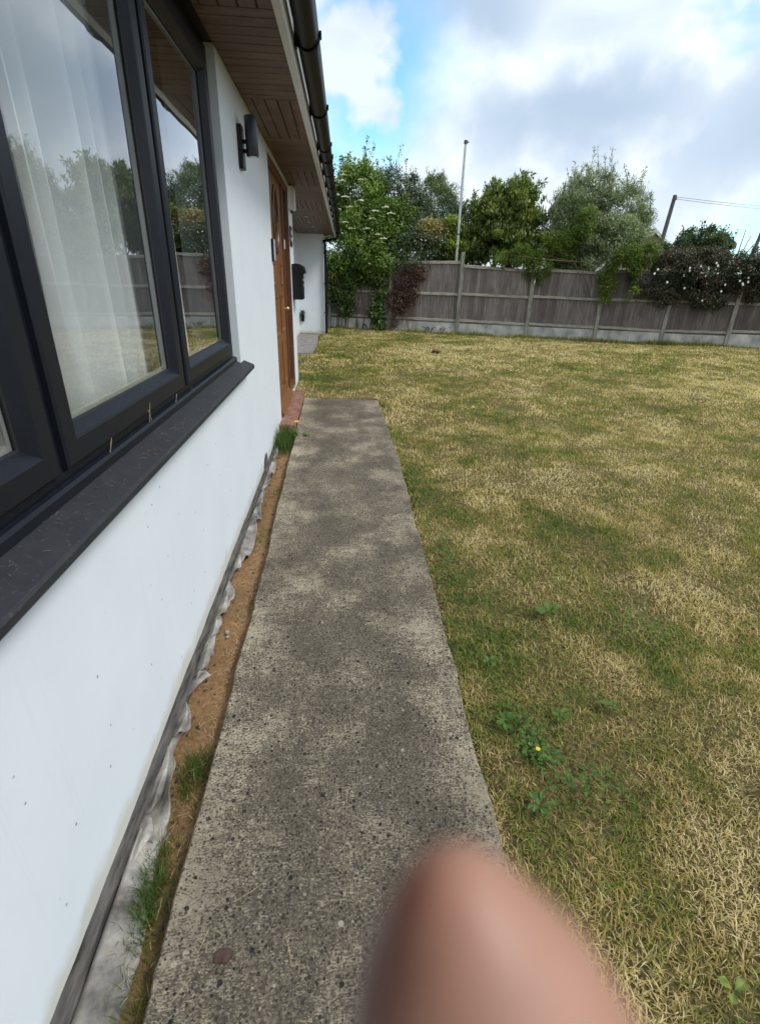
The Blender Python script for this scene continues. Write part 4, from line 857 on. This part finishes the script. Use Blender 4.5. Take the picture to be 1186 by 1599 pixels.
for (s_, z) in ((9.02, 2.72), (9.25, 2.92), (9.42, 2.78), (9.55, 2.6), (9.8, 2.42)):
    bt.tube([Vector(fco(9.2, .8, 0)), Vector(fco(9.2, .8, 1.6)), Vector(fco((9.2+s_)/2, .7, (1.9+z)/2)), Vector(fco(s_, .7, z))], [.03, .022, .014, .009], 6)
bt.build('branches', 'twig', bush)
crn = crown('foliage', [(9.5, .7, 2.2, .35, .25, .18)], 12, .1, 380, .05, .025, 'leaf_dark', 215, bush)
# flowering creeper
cr = empty('flowering_creeper', tuple(fco(8.8, -.1, 0)), 'dark brown and green creeper dotted with white flowers over the right end of the fence', 'climber')
ce = [(6.9, -.12, 1.75, .45, .22, .5), (7.6, -.15, 1.95, .6, .25, .42), (8.4, -.18, 1.85, .7, .28, .48), (8.5, -.2, 1.35, .6, .2, .35), (9.2, -.18, 1.95, .7, .26, .42), (10.0, -.15, 2.0, .7, .25, .38), (10.8, -.12, 1.95, .7, .22, .36), (11.8, -.12, 1.95, .8, .25, .4), (12.9, -.12, 1.95, .8, .25, .4), (7.4, -.12, 1.4, .45, .15, .3), (9.5, -.12, 1.5, .4, .15, .3), (10.8, -.1, 1.55, .4, .12, .25), (7.3, .1, 2.2, .5, .25, .2), (8.0, .1, 2.3, .5, .25, .2)]
o, cw, _ = crown('foliage', ce, 260, .15, 21000, .052, .022, 'leaf_creeper', 211, cr, twigs=40, tw_len=.22, tw_leaf=10, droop=.1)
sm_ = MB(); r3 = random.Random(8)
for k in range(60):
    a_ = Vector(cw[r3.randrange(len(cw))]); e_ = a_ + Vector((r3.uniform(-.3, .3), r3.uniform(-.12, -.02), r3.uniform(-.5, -.1))); sm_.tube([a_, a_.lerp(e_, .5)+Vector((r3.uniform(-.1, .1), -.03, 0)), e_], [.006, .005, .003], 4)
for k in range(8):
    a_ = Vector(cw[r3.randrange(len(cw))]); b__ = Vector(fco(7.6 + k*.6, .16, 0)); sm_.tube([b__, b__ + Vector((.05, 0, 1.95)), a_], [.016, .012, .006], 5)
sm_.build('stem', 'twig', cr)
fl_ = MB()
def dirpx(x, y):
    return None
for (s_, z) in [(7.08, 1.88), (7.02, 1.78), (7.38, 1.58), (7.84, 1.45), (7.85, 1.93), (7.86, 1.87), (8.15, 1.83), (8.3, 1.92), (8.28, 1.75), (8.75, 1.4), (8.35, 1.16), (9.12, 1.66), (9.2, 1.6), (9.22, 1.57), (9.3, 1.74), (9.32, 1.64), (9.3, 1.9), (8.45, 2.06), (8.5, 2.0), (9.75, 1.85), (9.8, 1.8), (8.1, 1.98), (10.4, 1.9), (10.7, 1.6), (11.4, 1.9), (8.8, 1.56), (7.75, 1.75)]:
    c = Vector(fco(s_-.1, -.44, z))
    for k in range(5):
        a_ = k*1.256; fl_.ball(c + Vector((.016*math.cos(a_), 0, .016*math.sin(a_))), (.016, .009, .016), 5, 3)
fl_.build('flowers', 'petal_white', cr)
# ivy
iv = empty('ivy', tuple(fco(-1.6, -.05, 0)), 'green ivy with yellowing leaves climbing the fence below the elder', 'climber')
crown('foliage', [(-1.95, -.1, 1.55, .42, .15, .5), (-1.75, -.1, 1.0, .42, .12, .32), (-2.0, -.1, 1.15, .3, .12, .35), (-.62, -.1, 1.1, .22, .12, .85), (-.6, -.1, .4, .28, .13, .32), (-1.2, -.08, 1.6, .6, .12, .22), (-1.6, -.1, .62, .2, .1, .2), (-.9, -.1, 1.75, .5, .16, .3), (-1.75, -.1, 1.75, .5, .16, .3), (-1.35, -.1, 1.45, .3, .1, .2)], 180, .1, 8500, .055, .042, 'leaf_ivy', 212, iv, droop=.08)
sm_ = MB(); r3 = random.Random(9)
for k in range(16):
    s_ = r3.choice([-1.85, -1.6, -1.3, -.65, -.95])+r3.uniform(-.12, .12); sm_.tube([fco(s_, -.05, 0), fco(s_+r3.uniform(-.1, .1), -.045, .5), fco(s_+r3.uniform(-.15, .15), -.05, 1.3)], [.013, .010, .006], 5)
sm_.build('stem', 'twig', iv)
dc = empty('dead_creeper', tuple(fco(.1, -.05, 0)), 'reddish brown dead creeper clinging to the fence beside the ivy', 'climber')
crown('foliage', [(.15, -.06, 1.45, .38, .08, .42), (-.05, -.06, .85, .28, .07, .4), (.35, -.06, 1.0, .3, .06, .35), (-.1, -.06, .3, .12, .05, .2), (.55, -.05, 1.65, .3, .06, .2)], 110, .1, 2600, .04, .022, 'leaf_dead', 213, dc)
sm_ = MB()
for k in range(40):
    s_ = r3.uniform(-.25, .5); sm_.tube([fco(s_, -.045, r3.uniform(.0, .6)), fco(s_+r3.uniform(-.15, .15), -.05, 1.0), fco(s_+r3.uniform(-.3, .35), -.045, r3.uniform(1.2, 1.75))], [.005, .004, .003], 4)
sm_.build('stem', 'curl_brown', dc)
# growth along the fence foot
r = np.random.default_rng(77); n = 5200; s_ = r.random(n)*14-2.6; o_ = -.05-.16*r.random(n)**2; pw = fco(s_, o_, np.zeros(n)); hgt = (.05+.10*r.random(n))*(.35+1.1*vnoise(s_, s_*0, 1.6, 41))
V, F, n_, rv = blades(pw[:, 0], pw[:, 1], np.full(n, -.02), hgt, .012*(.6+.8*r.random(n)), np.clip(r.normal(.5, .3, n), 0, 1.3), np.clip(r.normal(.38, .22, n), 0, 1), 78)
tag(np_mesh('fence_foot_grass', V, F, n_, 'grass_blade', rv), 'longer rough grass along the foot of the fence', 'grass', kind='stuff')
fw = empty('dock_weed', tuple(fco(1.2, -.2, 0)), 'dark broad-leaved weeds at the fence foot left of the tall post', 'weed')
wv_ = MB()
for (s_, lx_) in ((1.0, -.15), (1.02, -.05), (1.3, .1), (1.35, .2), (1.05, .1), (-1.1, .1), (-.9, -.1)):
    a_ = Vector(fco(s_, -.12, 0)); b__ = Vector(fco(s_+lx_*.6, -.14, .14)); c = Vector(fco(s_+lx_*1.3, -.16, .19)); sd2 = Vector(FU)*.022
    wv_.add([a_, b__-sd2, b__+sd2, c-sd2*.6+Vector((0, 0, -.01)), c+sd2*.6, c+Vector(FU)*lx_*.3+Vector((0, 0, -.04))], [(0, 2, 1), (1, 2, 4, 3), (3, 4, 5)])
wv_.build('leaf', 'leaf_dark', fw, fix=False)

# ------------------------------------------------------------ poles, wires and the far house
fp_ = empty('flagpole', (3.44, 16.3, 0), 'thin pale grey metal pole rising just behind the fence beside its tallest post', 'pole')
MB().tube([(3.43, 16.3, 0), (3.437, 16.3, 2.6), (3.44, 16.3, 4.84)], [.042, .038, .032], 12).build('shaft', 'galvanised', fp_, smooth=True)
MB().tube([(3.44, 16.3, 4.82), (3.44, 16.3, 4.90)], .048, 12).tube([(3.44, 16.3, 4.85), (3.53, 16.3, 4.865)], .016, 6).build('cap', 'pole_wood', fp_)
MB().tube([(3.437, 16.3, 2.66), (3.437, 16.3, 2.70)], .046, 12).build('clamp', 'pole_wood', fp_)
tp = empty('telegraph_pole', (18.6, 32, 0), 'dark wooden telegraph pole in front of the yellow gable', 'pole')
MB().tube([(18.35, 32, 0), (18.72, 32, 3.2), (18.93, 32, 6.20)], [.13, .12, .10], 10).build('shaft', 'pole_wood', tp)
MB().box(18.85, 19.0, 31.86, 31.93, 5.95, 6.1).tube([(18.85, 31.9, 6.0), (18.85, 31.9, 6.12)], .03, 6).build('insulator', 'pole_wood', tp)
for (z0, z1, yy_) in ((6.10, 6.9, 36), (6.0, 6.55, 35.5)):
    pts = [Vector((18.93, 31.9, z0)).lerp(Vector((48, yy_, z1)), k/12) - Vector((0, 0, 1))*(.5*4*(k/12)*(1-k/12)) for k in range(13)]
    tag(MB().tube(pts, .011, 4).build('overhead_wire', 'wire'), 'thin overhead wire running right from the telegraph pole, ' + ('upper' if z0 > 6.05 else 'lower') + ' of the pair', 'wire')
MB_ = MB().tube([(26.2, 35, 0), (27.0, 35, 4.5), (27.2, 35, 6.4)], [.13, .11, .10], 10)
p2 = MB_.build('lamp_post', 'pole_wood'); tag(p2, 'grey pole leaning at the far right edge above the creeper', 'pole')
gh = empty('brick_house', (18.5, 34, 0), 'yellow brick gable with white barge boards behind the telegraph pole', 'house')
MB().prism([(15.7, 0), (21.3, 0), (21.3, 2.5), (18.5, 4.38), (15.7, 2.5)], 'y', 32.6, 41).build('wall', 'yellow_brick', gh)
MB().add([(15.3, 32.45, 2.30), (18.5, 32.45, 4.46), (21.7, 32.45, 2.30), (15.3, 41, 2.30), (18.5, 41, 4.46), (21.7, 41, 2.30), (15.3, 32.45, 2.42), (18.5, 32.45, 4.58), (21.7, 32.45, 2.42), (15.3, 41, 2.42), (18.5, 41, 4.58), (21.7, 41, 2.42)],
    [(0, 1, 4, 3), (1, 2, 5, 4), (6, 9, 10, 7), (7, 10, 11, 8), (0, 6, 7, 1), (1, 7, 8, 2), (3, 4, 10, 9), (4, 5, 11, 10), (0, 3, 9, 6), (2, 8, 11, 5)]).build('roof', 'roof_tile', gh)
MB().add([(15.3, 32.38, 2.18), (18.5, 32.38, 4.34), (21.7, 32.38, 2.18), (15.3, 32.38, 2.36), (18.5, 32.38, 4.54), (21.7, 32.38, 2.36), (15.3, 32.44, 2.18), (18.5, 32.44, 4.34), (21.7, 32.44, 2.18), (15.3, 32.44, 2.36), (18.5, 32.44, 4.54), (21.7, 32.44, 2.36)],
    [(0, 1, 4, 3), (1, 2, 5, 4), (6, 9, 10, 7), (7, 10, 11, 8), (3, 4, 10, 9), (4, 5, 11, 10), (0, 6, 7, 1), (1, 7, 8, 2), (0, 3, 9, 6), (2, 8, 11, 5)]).build('barge_board', 'barge_white', gh)

# ------------------------------------------------------------ small things on the ground
def rosette(name, x, y, n, ln, wd, mat, label, cat, z=.0, el_=.5, seed=1):
    r_ = random.Random(seed); m_ = MB(); root = empty(name, (x, y, z), label, cat)
    for k in range(n):
        a_ = 6.283*k/n + r_.uniform(-.4, .4); l_ = ln*r_.uniform(.6, 1.15); w_ = wd*r_.uniform(.7, 1.2); e_ = el_*r_.uniform(.4, 1.4); d_ = Vector((math.cos(a_), math.sin(a_), 0)); s2 = Vector((-d_.y, d_.x, 0))
        o = Vector((x, y, z)) + d_*.004; p1 = o + d_*l_*.35 + Vector((0, 0, l_*e_*.5)); p2 = o + d_*l_*.7 + Vector((0, 0, l_*e_*.65)); p3 = o + d_*l_ + Vector((0, 0, l_*e_*.5))
        m_.add([o, p1-s2*w_*.35, p1+Vector((0, 0, -.002)), p1+s2*w_*.35, p2-s2*w_*.5, p2+Vector((0, 0, -.003)), p2+s2*w_*.5, p3], [(0, 2, 1), (0, 3, 2), (1, 2, 5, 4), (2, 3, 6, 5), (4, 5, 7), (5, 6, 7)])
    o_ = m_.build('leaf', mat, root, fix=False); at_ = o_.data.attributes.new('rnd', 'FLOAT', 'POINT'); at_.data.foreach_set('value', [r_.random() for _ in range(len(o_.data.vertices))]); return root
def flowerhead(parent, x, y, z, z0, rr_, mat):
    MB().tube([(x, y, z0), (x+.003, y, z)], .0012, 5).build('stem', 'leaf_weed', parent)
    m_ = MB()
    for k in range(9):
        a_ = k*.698; m_.ball((x+.003+rr_*.55*math.cos(a_), y+rr_*.55*math.sin(a_), z), (rr_*.42, rr_*.42, rr_*.14), 5, 3)
    m_.ball((x+.003, y, z+.001), (rr_*.4, rr_*.4, rr_*.2), 6, 4).build('flower', mat, parent)
def clover(x, y, rx, ry, n, label, seed):
    r_ = np.random.default_rng(seed); px = x + r_.normal(0, rx, n); py = y + r_.normal(0, ry, n); P = []; Nn = []; ax = []; rn_ = []
    for i in range(n):
        h_ = .006 + .014*r_.random(); a0 = r_.random()*6.28; t_ = r_.random()
        for k in range(3):
            a_ = a0 + k*2.09; P.append((px[i], py[i], h_)); ax.append((math.cos(a_)*4, math.sin(a_)*4, .3)); Nn.append((r_.normal(0, .15), r_.normal(0, .15), 1)); rn_.append(t_)
    Nn = np.array(Nn); Nn /= np.linalg.norm(Nn, axis=1)[:, None]; m3 = 3*n
    tag(leafmesh('clover_patch', np.array(P), Nn, .0095*(.7+.6*r_.random(m3)), .0095*(.7+.6*r_.random(m3)), np.array(rn_), 'leaf_weed', None, seed, np.array(ax)), label, 'clover', kind='stuff')
clover(.66, 1.22, .035, .07, 110, 'green clover spreading along the path edge around the yellow flower', 301)
clover(.78, 1.05, .06, .05, 70, 'green clover in the grass just right of the yellow flower', 302)
clover(1.42, 1.86, .09, .10, 150, 'green clover patch out in the middle of the near lawn', 303)
clover(.62, 2.6, .04, .25, 140, 'narrow run of clover beside the path halfway along', 304)
d = rosette('dandelion', -.40, 5.00, 12, .13, .045, 'leaf_weed', 'broad-leaved dandelion with a yellow flower at the near corner of the red doorstep', 'weed', -.05, 1.0, 3); flowerhead(d, -.43, 5.02, .135, -.03, .028, 'petal_yellow')
d = rosette('hawkbit', .70, 1.15, 9, .045, .016, 'leaf_weed', 'low weed with a single tiny yellow flower in the lawn near the path edge', 'weed', .005, .5, 4); flowerhead(d, .655, 1.165, .03, .0, .009, 'petal_yellow')
for i, (x, y, n, ln, wd, lb_) in enumerate([(.59, 1.30, 7, .045, .020, 'small clover patch in the grass by the path edge above the yellow flower'), (.80, 1.32, 8, .04, .018, 'grey green clover rosette in the lawn right of the path'), (1.02, 1.36, 6, .035, .022, 'round-leaved weed in the dry grass, farther from the path'), (.88, .52, 3, .035, .024, 'single pale oval leaf lying in the grass at the bottom right corner'), (1.0, 1.95, 8, .06, .03, 'broad green weed in the lawn middle distance'), (.60, .98, 8, .045, .02, 'dark green clover patch in the grass just below the yellow flower'), (.62, 1.62, 6, .04, .02, 'small green weed leaning over the path edge')]):
    rosette('lawn_weed', x, y, n, ln, wd, 'leaf_weed' if i != 3 else 'leaf_bright', lb_, 'weed', .008, .5, 20+i)
for i, (x, y, sc_) in enumerate([(2.25, 9.0, .016), (2.5, 8.7, .016), (2.2, 9.35, .014), (3.0, 8.9, .014), (2.9, 6.3, .014)]):
    dd = empty('daisy', (x, y, 0), 'tiny white daisy in the dry grass beyond the end of the path', 'flower', 'white daisies scattered in the lawn beyond the path')
    flowerhead(dd, x, y, .055, -.01, sc_*1.3, 'petal_white')
tag(MB().ball((2.16, 11.62, .02), (.10, .06, .05), 7, 5, .25).build('clod', 'curl_brown'), 'brown clod of earth standing up from the dry far lawn', 'clod')
tag(MB().prism([(-.298, .648), (-.268, .645), (-.256, .662), (-.266, .676), (-.290, .677), (-.301, .664)], 'z', .0005, .006).build('brick_chip', 'stone_red', bevel=.002), 'flat dark red brick chip lying on the near part of the path', 'stone')
# straw clippings on path, sand and sill
def straws(name, items, mat, label, cat, kind=None):
    m_ = MB()
    for (x, y, z, l_, a_) in items:
        dx, dy = math.cos(a_)*l_/2, math.sin(a_)*l_/2
        m_.tube([(x-dx, y-dy, z), (x+random.uniform(-.1, .1)*l_, y+random.uniform(-.1, .1)*l_, z+.002), (x+dx, y+dy, z+.001)], [.0006, .0007, .0004], 4)
    return tag(m_.build(name, mat, fix=False), label, cat, kind=kind)
r5 = random.Random(12)
it = [(float(r5.uniform(-.38, .40)), float(r5.uniform(.45, 3.2)), .0012, r5.uniform(.012, .035), r5.uniform(0, 3.14)) for k in range(46)] + [(-.235, .80, .0015, .10, .55), (-.30, .90, .0015, .06, 1.1), (-.13, .665, .0015, .07, 1.9), (-.36, .60, .0015, .06, .9), (-.33, .70, .0015, .05, 1.3)]
it += [(float(interp(PR, y_))-abs(r5.gauss(0, .02)), y_, .0015, r5.uniform(.01, .03), r5.uniform(0, 3.14)) for y_ in [r5.uniform(.4, 6.5) for _ in range(120)]]
straws('grass_clippings', it, 'straw', 'dry grass clippings scattered on the concrete path', 'clippings', 'stuff')
it = [(r5.uniform(-.56, -.45), r5.uniform(.4, 4.9), -.048+r5.uniform(0, .012), r5.uniform(.02, .055), r5.uniform(0, 3.14)) for k in range(170)]
straws('straw_litter', it, 'straw', 'dry straw litter lying on the ochre sand strip', 'litter', 'stuff')
m_ = MB()
for k in range(150):
    x = r5.uniform(-.57, -.44); y = r5.uniform(.4, 4.9); s_ = r5.uniform(.002, .006); m_.ball((x, y, -.054), (s_, s_*1.2, s_*.8), 5, 4, .2)
tag(m_.build('soil_crumbs', 'stone_dark', fix=False), 'dark crumbs and pebbles strewn over the ochre sand strip', 'pebbles', kind='stuff')
tag(MB().ball((-.522, 1.93, -.050), (.010, .014, .007), 7, 5, .2).ball((-.515, 1.90, -.052), (.008, .010, .006), 6, 5, .2).build('pebble', 'pale_stone'), 'grey pebble lump on the sand beside the curled membrane', 'stone')
it = [(r5.uniform(-.645, -.57), r5.uniform(.7, 3.3), 0, r5.uniform(.004, .02), r5.uniform(0, 3.14)) for k in range(85)] + [(r5.uniform(-.61, -.58), r5.uniform(1.5, 2.0), 0, r5.uniform(.008, .03), r5.uniform(0, 3.14)) for k in range(25)]
it = [(x, y, .960-(x+.662)*.402+.0008, l_, a_) for x, y, z, l_, a_ in it]
straws('sill_litter', it, 'twig', 'small dead insects, straw bits and crumbs littering the dark window sill', 'litter', 'stuff')
m_ = MB()
for (y, dz, dy) in ((1.75, .06, .012), (1.77, .045, -.01), (2.06, .03, .008), (1.42, .035, .01), (2.3, .02, -.006)):
    m_.tube([(FX0+.020, y, .985), (FX0+.022, y+dy, .985+dz*.6), (FX0+.021, y+dy*2.4, .985+dz)], [.0009, .0008, .0005], 4)
tag(m_.build('straw_wisp', 'straw', fix=False), 'dry straw wisps caught in a cobweb under the middle window sash', 'straw')
pl_, cw, _ = crown('sprig', [(-1.0, 15.35, .55, .05, .03, .06)], 8, .03, 90, .03, .014, 'leaf_weed', 230, wp, local=False, up=.6)

# ------------------------------------------------------------ the photographer's hand, index finger in front of the lens
def C2W(p): return CAMP + CAMM @ Vector(p)
hand = empty('person', tuple(C2W((.03, -.12, -.03))), 'out-of-focus bare fingertip of the photographer poking up in front of the lens', 'person')
def skin_obj(name, chains, mat, parent, root=0, subs=2):
    """chains: list of lists of (camera-space point, radius); a chain may start with ('@', index) to branch"""
    vs = []; es = []; rs = []
    for ch in chains:
        prev = None
        for it_ in ch:
            if it_[0] == '@': prev = it_[1]; continue
            vs.append(C2W(it_[0])); rs.append(it_[1]); i = len(vs)-1
            if prev is not None: es.append((prev, i))
            prev = i
    me = bpy.data.meshes.new(name); me.from_pydata(vs, es, []); o = bpy.data.objects.new(name, me); COL.objects.link(o)
    o.parent = parent; me.transform(parent.matrix_basis.inverted())
    md = o.modifiers.new('skin', 'SKIN'); md.use_smooth_shade = True
    for i, r_ in enumerate(rs):
        sv_ = me.skin_vertices[0].data[i]; sv_.radius = r_ if hasattr(r_, '__len__') else (r_, r_); sv_.use_root = (i == root)
    md2 = o.modifiers.new('sub', 'SUBSURF'); md2.levels = subs; md2.render_levels = subs
    me.materials.append(MATS[mat]); return o
# camera space: x right, y up, z towards the photographer
index = [((.0130, -.0540, -.0340), .0110), ((.0103, -.0440, -.0325), .0107), ((.0075, -.0350, -.0312), .0103), ((.0058, -.0292, -.0306), .0088), ((.0051, -.0250, -.0302), .0060), ((.0045, -.0220, -.0300), .0036), ((.0043, -.0201, -.0300), .0016)]
body = [[((.030, -.150, -.010), .021), ((.028, -.122, -.014), .019), ((.022, -.092, -.026), .013), ((.0180, -.069, -.033), .0112)] + index,
        [('@', 0), ((.036, -.178, -.002), .019), ((.044, -.210, .008), .021), ((.056, -.260, .025), .026)],
        [('@', 1), ((.042, -.104, -.030), .0105), ((.050, -.102, -.052), .0092), ((.046, -.114, -.066), .0084), ((.038, -.124, -.066), .0074), ((.033, -.128, -.060), .0052)],
        [('@', 1), ((.056, -.110, -.026), .0100), ((.067, -.112, -.048), .0088), ((.064, -.124, -.061), .0080), ((.055, -.133, -.061), .0070), ((.050, -.137, -.055), .0050)],
        [('@', 0), ((.062, -.132, -.022), .0090), ((.076, -.130, -.038), .0078), ((.075, -.138, -.050), .0070), ((.067, -.146, -.050), .0062), ((.062, -.150, -.045), .0044)],
        [('@', 0), ((.006, -.150, -.022), .0125), ((-.012, -.140, -.038), .0105), ((-.022, -.132, -.052), .0092), ((-.024, -.126, -.064), .0080), ((-.022, -.122, -.074), .0056)]]
skin_obj('hand', body, 'skin', hand)
skin_obj('sleeve', [[((.043, -.196, -.002), .029), ((.052, -.232, .012), .034), ((.066, -.29, .035), .040), ((.09, -.37, .07), .046)]], 'sleeve_cloth', hand)
